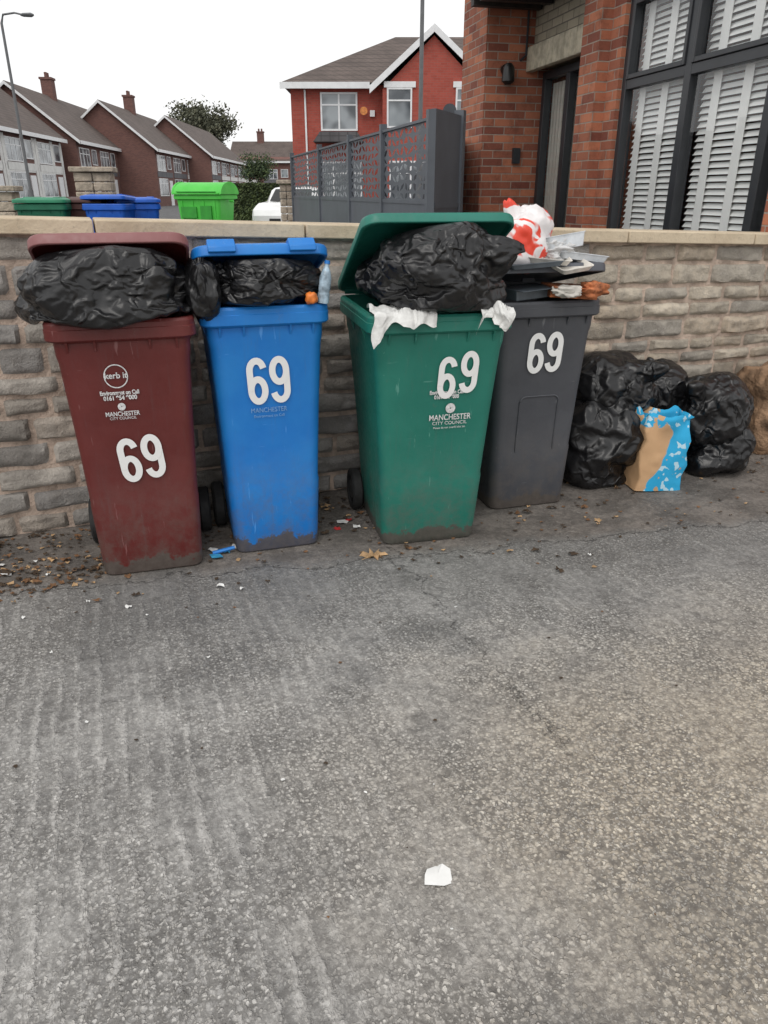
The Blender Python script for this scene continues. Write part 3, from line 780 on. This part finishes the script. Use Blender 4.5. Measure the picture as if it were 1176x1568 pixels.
# ------------------------------------------------------------ near brick house (right)
hz=math.atan2(.9733,-.2297)
bh=empty('brick_house',(2.635,4.0,0),hz)
mb=MB()
TH=-.28
XE=7.0
wx0,wx1,wz0,wz1=1.05,3.08,.95,2.92
mb.box(.95,wx0,TH,0,GZ-.1,5.2); mb.box(wx0,wx1,TH,0,GZ-.1,wz0); mb.box(wx0,wx1,TH,0,wz1,5.2)
mb.box(wx1,3.72,TH,0,GZ-.1,5.2)
mb.box(3.28,3.60,0,.10,GZ-.1,5.2)
mb.box(3.72,4.93,TH,-.02,3.25,5.2)
mb.box(4.93,5.65,TH,.49,GZ-.1,5.2)
mb.box(5.65,XE,TH,0,GZ-.1,5.2)
mb.box(.95,XE,-6,-5.8,GZ-.1,5.2); mb.box(XE-.2,XE,-5.8,TH,GZ-.1,5.2); mb.box(.95,1.1,-5.8,TH,GZ-.1,5.2)
mb.obj('brick_walls',b_house,bh)
mb=MB(); mb.box(3.72,4.93,TH,-.03,2.64,3.25); mb.obj('cream_lintel',m_cream2,bh)
mb=MB(); 
for k in range(10): mb.box(3.70+k*.1225,3.70+k*.1225+.117,-.03,.05,2.60,2.82)
mb.obj('soldier_course_lintel',mat('stone_lintel',(.46,.41,.31),.9,.25,12,.006),bh,bevel=.008)
mb=MB()
def fr(x0,x1,z0,z1,y0=-.12,y1=-.05,w=.055):
    mb.box(x0,x0+w,y0,y1,z0,z1); mb.box(x1-w,x1,y0,y1,z0,z1); mb.box(x0+w,x1-w,y0,y1,z0,z0+w); mb.box(x0+w,x1-w,y0,y1,z1-w,z1)
fr(wx0,wx1,wz0,wz1,-.14,-.04,.06)
muls=[1.25+.0,2.17]
for xm in muls: mb.box(xm-.04,xm+.04,-.138,-.042,wz0+.06,wz1-.06)
edges=[wx0+.06,muls[0]-.04,muls[0]+.04,muls[1]-.04,muls[1]+.04,wx1-.06]
for a,b in ((edges[0],edges[1]),(edges[2],edges[3]),(edges[4],edges[5])):
    mb.box(a,b,-.136,-.044,2.24,2.31)
    if b-a>.3:
        fr(a+.001,b-.001,2.311,wz1-.061,-.10,-.03,.035)
mb.box(wx0-.03,wx1+.03,-.03,.06,wz0-.04,wz0-.002)
mb.obj('window_frame',m_frame,bh,bevel=.004)
def sheet(name,x0,x1,z0,z1,y,m):
    q=MB(); q.add([(x0,y,z0),(x1,y,z0),(x1,y,z1),(x0,y,z1)],[(3,2,1,0)]); return q.obj(name,m,bh,recalc=False)
sheet('window_glass',wx0+.05,wx1-.05,wz0+.05,wz1-.05,-.075,m_glass)
mb=MB(); z=wz0+.05
while z<wz1-.05:
    for a,b in ((edges[0],edges[1]),(edges[2],edges[3]),(edges[4],edges[5])):
        a2,b2=a+.01,b-.01
        vs=[(a2,-.150,z),(b2,-.150,z),(b2,-.175,z+.036),(a2,-.175,z+.036)]
        mb.add(vs,[(0,1,2,3)])
    z+=.045
mb.obj('window_blinds',m_blind,bh,recalc=False)
mb=MB(); 
for xx in (1.32,1.62,1.95,2.28,2.60,2.92): mb.box(xx-.045,xx+.045,-.148,-.144,wz0,wz1)
mb.obj('curtain_tapes',m_blind,bh)
mb=MB(); mb.box(wx0-.1,wx1+.1,-1.6,-1.55,GZ,3.2); mb.box(wx0-.1,wx1+.1,-1.55,-.3,GZ,GZ+.05); mb.box(wx0-.1,wx1+.1,-1.55,-.3,3.15,3.2); mb.obj('room_interior',m_dark,bh)
mb=MB(); fr(3.74,4.91,GZ,2.60,-.22,-.14,.07)
mb.box(4.28,4.37,-.218,-.142,GZ+.07,2.53); mb.obj('door_frame',m_frame,bh,bevel=.004)
sheet('door_glass',3.80,4.85,GZ+.05,2.55,-.19,m_glass)
mb=MB()
for k in range(15):
    xx=3.82+k*.07
    mb.box(xx,xx+.055,-.25,-.24,GZ+.1,2.5)
mb.obj('door_blinds',mat('grey_blind',(.62,.62,.56),.7,.1),bh)
mb=MB(); mb.box(3.73,4.92,-.42,-.40,GZ,2.62); mb.obj('door_backing',m_dark,bh)
mb=MB(); mb.box(3.45,4.925,-.02,.72,3.20,3.42); 
for k in range(6): mb.box(3.5+k*.25,3.58+k*.25,-.01,.70,3.12,3.198)
mb.obj('porch_canopy',mat('dark_timber',(.025,.02,.018),.6,.3,12),bh)
mb=MB(); mb.prism([(1.1,5.15),(-7,5.15),(-2.6,7.6)],'x',.6,XE+.3); mb.obj('roof',m_tile,bh)
mb=MB(); lx=4.93; ly_=.28
mb.tube([(lx-.005,ly_,2.62),(lx-.05,ly_,2.62)],.045,14); mb.tube([(lx-.05,ly_,2.62),(lx-.11,ly_,2.60)],.015,8)
mb.tube([(lx-.12,ly_,2.66),(lx-.12,ly_,2.62),(lx-.12,ly_,2.50),(lx-.12,ly_,2.47)],[.03,.06,.065,.03],14)
mb.obj('wall_light',mat('black_metal',(.012,.012,.012),.35),bh)
mb=MB(); mb.tube([(lx-.02,.06,3.2),(lx-.02,.06,2.75),(lx-.025,.12,2.70)],.012,8); mb.box(lx-.04,lx,.06,.14,1.75,1.9); mb.obj('cable_pipe',m_frame,bh)

# ------------------------------------------------------------ decorative fence
m_fen=mat('grey_fence_metal',(.095,.107,.125),.45,.12,3)
m_fen2=mat('fence_backing',(.05,.055,.065),.6,.1)
A=Vector((.355,6.3,0)); B=Vector((-1.46,13.0,0)); d=(B-A); Lf=d.length
fe=empty('decorative_metal_fence',A,math.atan2(d.y,d.x))
ss=[0,.2*Lf,.4*Lf,.66*Lf,Lf]
mb=MB()
for s in ss: mb.box(s-.03,s+.03,-.03,.03,GZ-.05,2.04)
for a,b in zip(ss[:-1],ss[1:]):
    a+=.031;b-=.031
    mb.box(a,b,-.012,.012,GZ+.03,1.38); 
    mb.box(a,b,-.018,.018,1.38,1.41); mb.box(a,b,-.018,.018,1.97,1.99)
mb.obj('fence_frame',m_fen,fe)
mb=MB(); rf=random.Random(4)
for a,b in zip(ss[:-1],ss[1:]):
    a+=.032;b-=.032; zz=1.41; hh=.56
    nxn=max(3,int((b-a)/.13)); nzn=8
    cw=(b-a)/nxn; chh=hh/nzn
    P={}
    for i in range(nxn+1):
        for j in range(nzn+1):
            jx=rf.uniform(-.3,.3)*cw if 0<i<nxn else 0; jz=rf.uniform(-.25,.25)*chh if 0<j<nzn else 0
            if j%2 and 0<i<nxn: jx+=cw*.25
            P[i,j]=(a+i*cw+jx,zz+j*chh+jz)
    for i in range(nxn):
        for j in range(nzn):
            q=[P[i,j],P[i+1,j],P[i+1,j+1],P[i,j+1]]
            cx=sum(p[0] for p in q)/4; cz=sum(p[1] for p in q)/4; sq=[]
            for e in range(4):
                p0,p1=q[e],q[(e+1)%4]
                for t_ in range(4): sq.append((p0[0]+(p1[0]-p0[0])*t_/4,p0[1]+(p1[1]-p0[1])*t_/4))
            dia=0 if (i+j)%2 else 4
            inner=[]
            for t_ in range(16):
                r_=abs(math.cos(math.pi*(t_-dia)/8))
                k=.40+.36*r_**3
                inner.append((cx+(sq[t_][0]-cx)*k,cz+(sq[t_][1]-cz)*k))
            vs=[(p[0],0,p[1]) for p in sq]+[(p[0],0,p[1]) for p in inner]
            mb.add(vs,[(t_,(t_+1)%16,(t_+1)%16+16,t_+16) for t_ in range(16)])
mb.obj('leaf_pattern_panels',m_fen,fe,recalc=False)
fg=empty('solid_metal_gate',(.36,6.3,0),math.atan2(.6,.26))
mb=MB(); mb.box(.04,.65,-.02,.02,GZ,2.05); mb.box(.04,.65,-.028,.028,1.35,1.39)
mb.box(.65,.72,-.04,.04,GZ,2.09); mb.obj('gate_panel',m_fen,fg)
q0=Vector((.64,7.0,0)); q1=Vector((1.02,10.7,0)); dd=q1-q0
o=MB(); o.box(0,dd.length,-.02,.02,GZ,2.0); o.obj('side_fence_panel',m_fen,None,loc=q0,rot=(0,0,math.atan2(dd.y,dd.x)))

# ------------------------------------------------------------ red house
rh=empty('red_brick_house',(0,30,0),0)
mb=MB(); mb.box(-3.32,8,0,8,GZ-.1,4.95); mb.box(-.05,3.45,-.6,0-.002,GZ-.1,4.75)
mb.prism([(-.05,4.75),(3.45,4.75),(1.70,6.35)],'y',-.6,-.55)
mb.obj('brick_walls',b_redh,rh)
mb=MB()
e0=4.98; rz_=7.05
vs=[(-3.65,-.35,e0),(8.4,-.35,e0),(8.4,8.3,e0),(-3.65,8.3,e0),(.45,4,rz_),(4.6,4,rz_)]
mb.add(vs,[(0,1,5,4),(1,2,5),(2,3,4,5),(3,0,4),(0,3,2,1)])
vs=[(-.5,-.75,4.78),(1.7,-.75,6.62),(3.9,-.75,4.78),(-.5,1.6,4.78),(1.7,4.2,6.62),(3.9,1.6,4.78),(-.5,-.75,4.70),(1.7,-.75,6.54),(3.9,-.75,4.70)]
mb.add(vs,[(0,1,4,3),(1,2,5,4)])
mb.obj('roof_tiles',m_tile,rh,recalc=False)
mb=MB()
mb.box(-3.65,-.5,-.38,-.34,4.80,5.0)
for sx,(xa,xb) in ((1,(-.5,1.7)),(-1,(3.9,1.7))):
    vs=[(xa,-.80,4.60),(xb,-.80,6.42),(xb,-.80,6.66),(xa,-.80,4.84),(xa,-.76,4.60),(xb,-.76,6.42),(xb,-.76,6.66),(xa,-.76,4.84)]
    mb.add(vs,[(0,1,2,3),(4,7,6,5),(0,4,5,1),(3,2,6,7),(0,3,7,4),(1,5,6,2)])
mb.box(-2.84,-2.78,-.06,-.004,GZ,4.8)
mb.obj('white_fascias',m_wht,rh)
mb=MB(); mg=MB()
def win(x0,x1,z0,z1,y,nv,tr=True,body=mb,g=mg):
    w_=.06
    body.box(x0,x1,y-.05,y-.003,z0,z0+w_); body.box(x0,x1,y-.05,y-.003,z1-w_,z1)
    for i in range(nv+1):
        xx=x0+(x1-x0-w_)*i/nv; body.box(xx,xx+w_,y-.049,y-.004,z0+w_,z1-w_)
    if tr: body.box(x0+w_,x1-w_,y-.047,y-.005,z1-.42,z1-.37)
    g.box(x0+.03,x1-.03,y-.03,y-.006,z0+.03,z1-.03)
win(-2.27,-.95,3.5,4.72,0,2)
win(.1,.98,3.55,4.8,-.6,1)
win(2.5,3.3,3.55,4.8,-.6,1)
win(-2.4,-.8,1.0,2.5,0,3); win(.2,3.2,1.0,2.5,-.6,4)
mb.box(-.0,1.1,-.66,-.604,4.8,4.98); mb.box(2.4,3.4,-.66,-.604,4.8,4.98)
mb.box(-.50,-.33,-.12,-.005,3.95,4.15)
mb.obj('window_frames',m_wht,rh)
mg.obj('window_panes',m_fg,rh)
mb=MB(); mb.prism([(-2.5,3.1),(-.7,3.1),(-.95,3.42),(-2.25,3.42)],'y',-.9,-.003); mb.obj('bay_roof',m_tile2,rh)
mb=MB(); n=16; rr=[]
for r_,yy in ((.04,-.10),(.16,-.16),(.19,-.22)):
    rr.append([(-.72+r_*.7*math.cos(2*math.pi*k/n),yy,4.12+r_*.7*math.sin(2*math.pi*k/n)) for k in range(n)])
mb.loft(rr,True,True); mb.obj('round_wall_plaque',mat('orange_plaque',(.6,.22,.06),.6,.3,12),rh)
mb=MB(); mb.tube([(2.28,-.65,3.9),(2.28,-.8,4.0)],.03,6); 
rr=[[(2.28+r_*math.cos(2*math.pi*k/n),yy,4.05+r_*math.sin(2*math.pi*k/n)) for k in range(n)] for r_,yy in ((.03,-.82),(.2,-.86),(.24,-.93))]
mb.loft(rr,True,True); mb.obj('satellite_dish',m_fen2,rh)

# ------------------------------------------------------------ terraces
m_clad=mat('white_cladding',(.68,.68,.66),.7,.1,2); m_clad2=mat('grey_cladding',(.12,.12,.13),.8,.2,2)
def terrace(p0,p1,n,seed,white=False,chim=(.5,),depth=8,ez=5.0,rz=8.3,walls=None):
    p0=Vector((*p0,0)); p1=Vector((*p1,0)); d=p1-p0; L=d.length
    e=empty('terraced_house',p0,math.atan2(d.y,d.x)); r=random.Random(seed)
    mb=MB(); mb.box(0,L,0,depth,GZ-.1,ez); mb.prism([(0.02,ez),(depth-.02,ez),(depth/2,rz-.15)],'x',.01,L-.01); mb.obj('brick_walls',walls or b_dark,e)
    mb=MB(); o=.4
    for sgn,(ya,yb) in ((0,(-o,depth/2)),(1,(depth+o,depth/2))):
        za=ez-.28; 
        vs=[(-.3,ya,za),(L+.3,ya,za),(L+.3,yb,rz),(-.3,yb,rz),(-.3,ya,za-.14),(L+.3,ya,za-.14),(L+.3,yb,rz-.14),(-.3,yb,rz-.14)]
        mb.add(vs,[(0,1,2,3),(4,7,6,5),(0,4,5,1),(1,5,6,2),(0,3,7,4)])
    mb.obj('tiled_roof',m_tile,e)
    mw=MB()
    mw.box(-.25,L+.25,-o-.04,-o-.003,ez-.48,ez-.26)
    for sgn,(ya,yb) in ((0,(-o,depth/2)),(1,(depth+o,depth/2))):
        vs=[(-.35,ya,ez-.5),(-.35,yb,rz-.22),(-.35,yb,rz-.02),(-.35,ya,ez-.28),(-.31,ya,ez-.5),(-.31,yb,rz-.22),(-.31,yb,rz-.02),(-.31,ya,ez-.28)]
        mw.add(vs,[(0,1,2,3),(4,7,6,5),(0,4,5,1),(3,2,6,7)])
    mg=MB(); mc=MB(); md=MB()
    hw=L/n
    for i in range(n):
        a=i*hw
        win(a+.5,a+hw*.55,3.1,4.35,0,3,True,mw,mg); win(a+hw*.66,a+hw*.9,3.3,4.35,0,1,False,mw,mg)
        win(a+.5,a+hw*.6,1.15,2.55,0,3,True,mw,mg)
        tgt=mc if (i%2==0) ^ (r.random()<.3) or white else md
        tgt.box(a+.3,a+hw-.3,-.04,-.003,2.65,3.06)
        if white:
            mc.box(a+.05,a+.48,-.04,-.003,1.0,4.5); mc.box(a+hw*.56,a+hw*.65,-.04,-.003,3.07,4.5); mc.box(a+hw*.92,a+hw-.02,-.04,-.003,1.0,4.5)
            mc.box(a+.5,a+hw*.9,-.038,-.003,2.56,2.64)
        mw.box(a+hw*.7,a+hw*.88,-.05,-.003,GZ,2.4)
    mw.obj('white_frames',m_wht,e); mg.obj('window_panes',m_fg,e)
    if mc.v: mc.obj('white_cladding',m_clad,e)
    if md.v: md.obj('grey_cladding',m_clad2,e)
    mb=MB()
    for c in chim:
        x=L*c; mb.box(x-.45,x+.45,depth/2-.4,depth/2+.4,rz-.6,rz+1.1); mb.box(x-.52,x+.52,depth/2-.47,depth/2+.47,rz+1.1,rz+1.25)
        for q in (-.2,.2): mb.tube([(x+q,depth/2,rz+1.25),(x+q,depth/2,rz+1.6)],.12,8)
    if chim: mb.obj('chimneys',b_dark,e)
terrace((-20.6,40),(-22,56),3,1,True,())
terrace((-21.3,57),(-22.9,78),4,2,False,(.42,))
terrace((-19,68),(-19.6,86),3,3,False,(.5,))
terrace((-17.2,81),(-17.7,103),4,4,False,())
terrace((-21,112),(-12.8,112),2,5,False,(.45,),ez=5.6,rz=8.0)

# ------------------------------------------------------------ background bits
def tree(name,loc,h,cr,cz,nleaf,seed,ls=.35,cols=None):
    e=empty(name,loc); r=random.Random(seed)
    mb=MB(); mb.tube([(0,0,0),(.1,0,h*.3),(0,.1,h*.6),(.1,0,h*.85)],[.25*h/10,.2*h/10,.13*h/10,.03],8)
    tips=[]
    for k in range(12):
        a=r.random()*6.28; z0=h*r.uniform(.35,.7); rr=r.uniform(.5,.95)
        tp=(cr[0]*rr*math.cos(a),cr[1]*rr*math.sin(a),cz+cr[2]*r.uniform(-.6,.8)); tips.append(tp)
        mb.tube([(0,0,z0),(tp[0]*.5,tp[1]*.5,(z0+tp[2])/2+.2),tp],[.08*h/10,.05*h/10,.015],6)
    mb.obj('trunk_and_limbs',mat('bark',(.09,.07,.05),.9,.3),e)
    mb=MB()
    cl=[Vector(t) for t in tips]+[Vector((r.gauss(0,.35)*cr[0],r.gauss(0,.35)*cr[1],cz+r.gauss(0,.35)*cr[2])) for _ in range(18)]
    for k in range(nleaf):
        c=r.choice(cl); s=cr[2]*.26
        p=c+Vector((r.gauss(0,s),r.gauss(0,s),r.gauss(0,s*.8)))
        q=Vector((r.gauss(0,1),r.gauss(0,1),r.gauss(0,1))).normalized(); u=q.orthogonal().normalized(); v=q.cross(u)
        u=u*ls*r.uniform(.5,1.); v=v*ls*r.uniform(.3,.6)
        mb.add([p-u,p+v,p+u,p-v],[(0,1,2,3)],r.choice([0,0,1]))
    mb.obj('leaves',cols,e,recalc=False)
lf=[mat('foliage_dark',(.04,.065,.03),.8,.4,1),mat('foliage_light',(.10,.14,.05),.8,.3,1)]
lfa=[mat('foliage_autumn',(.08,.085,.055),.8,.4,1),mat('foliage_autumn_light',(.14,.14,.09),.8,.3,1)]
tree('tree',(-26,120,GZ),13.2,(3.8,3.8,3.0),10.3,6500,1,.30,lfa)
tree('small_tree',(-8.1,52,GZ),3.3,(.95,.9,.8),2.5,3500,2,.09,lf)
mb=MB(); r=random.Random(8)
mb.box(0,3.5,.12,.9,0,1.38,0)
for k in range(16000):
    x=r.uniform(-.03,3.53); y=r.uniform(0,1); z=r.uniform(0,1.45)
    w_=r.random()
    if w_<.6: y=r.uniform(-.02,.12)
    elif w_<.85: z=r.uniform(1.36,1.46)+.02*math.sin(x*5)
    else: x=r.choice([r.uniform(-.05,.05),r.uniform(3.45,3.55)])
    q=Vector((r.gauss(0,1),r.gauss(0,1),r.gauss(0,1))).normalized(); u=q.orthogonal()*.035; v=q.cross(u)*.7
    p=Vector((x,y,z)); mb.add([p-u,p+v,p+u,p-v],[(0,1,2,3)],r.choice([0,1,1]))
mb.obj('hedge',lf,recalc=False,loc=(-7.1,34,GZ),rot=(0,0,R(-12)))
m_pier=mat('pier_stone',(.40,.34,.27),.9,.3,8,.02,20)
def pier(x,y,w_,h):
    e=empty('stone_gate_pier',(x,y,GZ),R(12)); mb=MB(); z=0; r=random.Random(int(x*100))
    while z<h-.1:
        mb.box(-w_/2+r.uniform(0,.01),0-.003,-w_/2,w_/2,z,z+.105); mb.box(0.003,w_/2-r.uniform(0,.01),-w_/2+.004,w_/2,z,z+.105); z+=.113
    mb.obj('stone_courses',m_pier,e,bevel=.012)
    mb=MB(); mb.box(-w_/2-.04,w_/2+.04,-w_/2-.04,w_/2+.04,z,z+.06); mb.obj('pier_cap',m_pier,e,bevel=.01)
pier(-3.78,10.6,.46,1.36); pier(-4.75,9.9,.42,1.15); pier(-1.62,13.3,.2,1.3)
e=empty('low_stone_wall',(-4.9,9.9,GZ),R(12)); mb=MB(); 
for k in range(8):
    for j in range(9):
        mb.box(-4+k*.5+(.25 if j%2 else 0),-4+k*.5+.48+(.25 if j%2 else 0),-.1,.1,j*.105,j*.105+.098)
mb.obj('stone_courses',m_pier,e,bevel=.01)
wheelie('green_wheelie_bin',(-3.88,9.0,GZ),R(8),.58,.45,.70,.1,R(0),mat('green_plastic_far',(.01,.13,.07),.5),mat('green_plastic_lid',(.015,.2,.1),.5))
m_bf=mat('blue_plastic_far',(.008,.10,.50),.45)
wheelie('blue_wheelie_bin',(-3.17,9.0,GZ),R(-5),.52,.40,.56,.08,R(4),m_bf,m_bf)
wheelie('blue_wheelie_bin',(-2.85,9.3,GZ),R(20),.50,.40,.56,.08,0,m_bf,m_bf)
wheelie('brown_wheelie_bin',(-3.52,9.3,GZ),R(8),.50,.40,.56,.08,0,mat('brown_plastic',(.07,.025,.02),.5),mat('brown_plastic_lid',(.07,.025,.02),.5))
m_pole=mat('galvanised_steel',(.13,.135,.14),.5,.1)
def lamp(x,y,h,arm):
    mb=MB(); mb.tube([(0,0,0),(0,0,1.2)],.09,10); mb.tube([(0,0,1.2),(0,0,h-.3),(arm*.1,0,h-.05),(arm*.5,0,h-.0),(arm*.75,0,h-.05)],[.06,.045,.035,.03,.03],10)
    mb.loft([[(arm*.7+a*arm,w_*math.cos(k*math.pi/4),h-.06+hh*math.sin(k*math.pi/4)) for k in range(8)] for a,w_,hh in ((0,.04,.03),(.1,.12,.06),(.35,.13,.07),(.45,.04,.03))],True,True)
    mb.obj('street_lamp',m_pole,loc=(x,y,GZ))
lamp(-13.15,30,6.75,1.0)
lamp(.96,22,8.3,-1.1)
# four-wheeled lime green waste container
gv=empty('green_waste_container',(-4.42,19,GZ),R(-14))
m_gp=plastic('lime_green_plastic',(.06,.50,.05),(.10,.60,.08),False); m_bk=mat('black_trim',(.015,.015,.015),.5)
m_gd=mat('lime_recess',(.03,.30,.03),.5)
mb=MB()
mb.loft([rrect(1.00,.06,.80,.06,.20),rrect(1.12,.02,.88,.06,.95),rrect(1.24,-.03,.95,.06,.97),rrect(1.24,-.03,.95,.06,1.05),rrect(1.16,.0,.92,.06,1.06)])
for k in range(4): 
    x=-.42+.28*k; mb.prism([(.048,.28),(.062,.28),(.022,.93),(.002,.93)],'x',x-.02,x+.02)
for sx in (-1,1): mb.tube([(sx*.62,.45,.92),(sx*.72,.45,.92)],.03,10)
mb.obj('container_body',m_gp,gv)
mb=MB(); pr=[]
for k in range(13):
    a=math.pi*k/12; pr.append((.46-.50*math.cos(a),1.065+.27*math.sin(a)))
mb.prism(pr,'x',-.62,.62)
for x in (-.64,.60): mb.prism([(p,q+.012) for p,q in pr],'x',x,x+.04)
mb.box(-.58,.58,-.075,-.03,1.07,1.10); mb.obj('curved_lid',m_gp,gv,angle=40)
mb=MB(); mb.box(-.45,-.05,.0,.03,.55,.80); mb.box(.06,.34,-.02,.02,.50,.82)
mb.box(-.5,.5,-.078,-.032,1.115,1.135); mb.obj('recess_panels',m_gd,gv)
mb=MB()
for sx in (-1,1):
    for yy in (.18,.70):
        mb.tube([(sx*.40-.025,yy,.09),(sx*.40+.025,yy,.09)],.09,16); mb.box(sx*.40-.03,sx*.40+.03,yy-.02,yy+.02,.16,.21)
mb.obj('castors',m_bk,gv)
# white car parked nose towards the camera
wc=empty('parked_car',(-1.62,20,GZ),R(88)); wc.scale=(1,1,.92)
prof=[(0,.30),(0,.62),(.12,.76),(.55,.86),(1.0,.93),(1.65,1.30),(2.2,1.38),(3.0,1.35),(3.7,1.08),(4.05,1.0),(4.15,.6),(4.1,.30)]
mb=MB(); 
def sec(y,ins,top): return [(p[0]+(ins if p[0]<2 else -ins),y,p[1] if p[1]<.94 else .93+(p[1]-.93)*top) for p in prof]
mb.loft([sec(0,.10,.0),sec(.05,.02,.05),sec(.12,.0,.10),sec(.26,.0,.90),sec(.5,0,1),sec(.87,-.03,1.02),sec(1.2,0,1),sec(1.46,0,.90),sec(1.60,0,.10),sec(1.67,.02,.05),sec(1.72,.10,0)],True,True)
mb.obj('car_body',mat('white_car_paint',(.78,.78,.78),.2,.03),wc,angle=25)
mb=MB(); mb.add([(1.04,.30,.985),(1.04,1.42,.985),(1.58,1.34,1.30),(1.58,.38,1.30)],[(0,1,2,3)])
for yy in (0,1.55):
    for xx in (.75,3.3): mb.tube([(xx,yy-.01,.31),(xx,yy+.18,.31)],.31,24)
mb.box(-.02,-.002,.45,1.27,.42,.55)
mb.obj('glass_and_tyres',m_bk,wc,recalc=False)
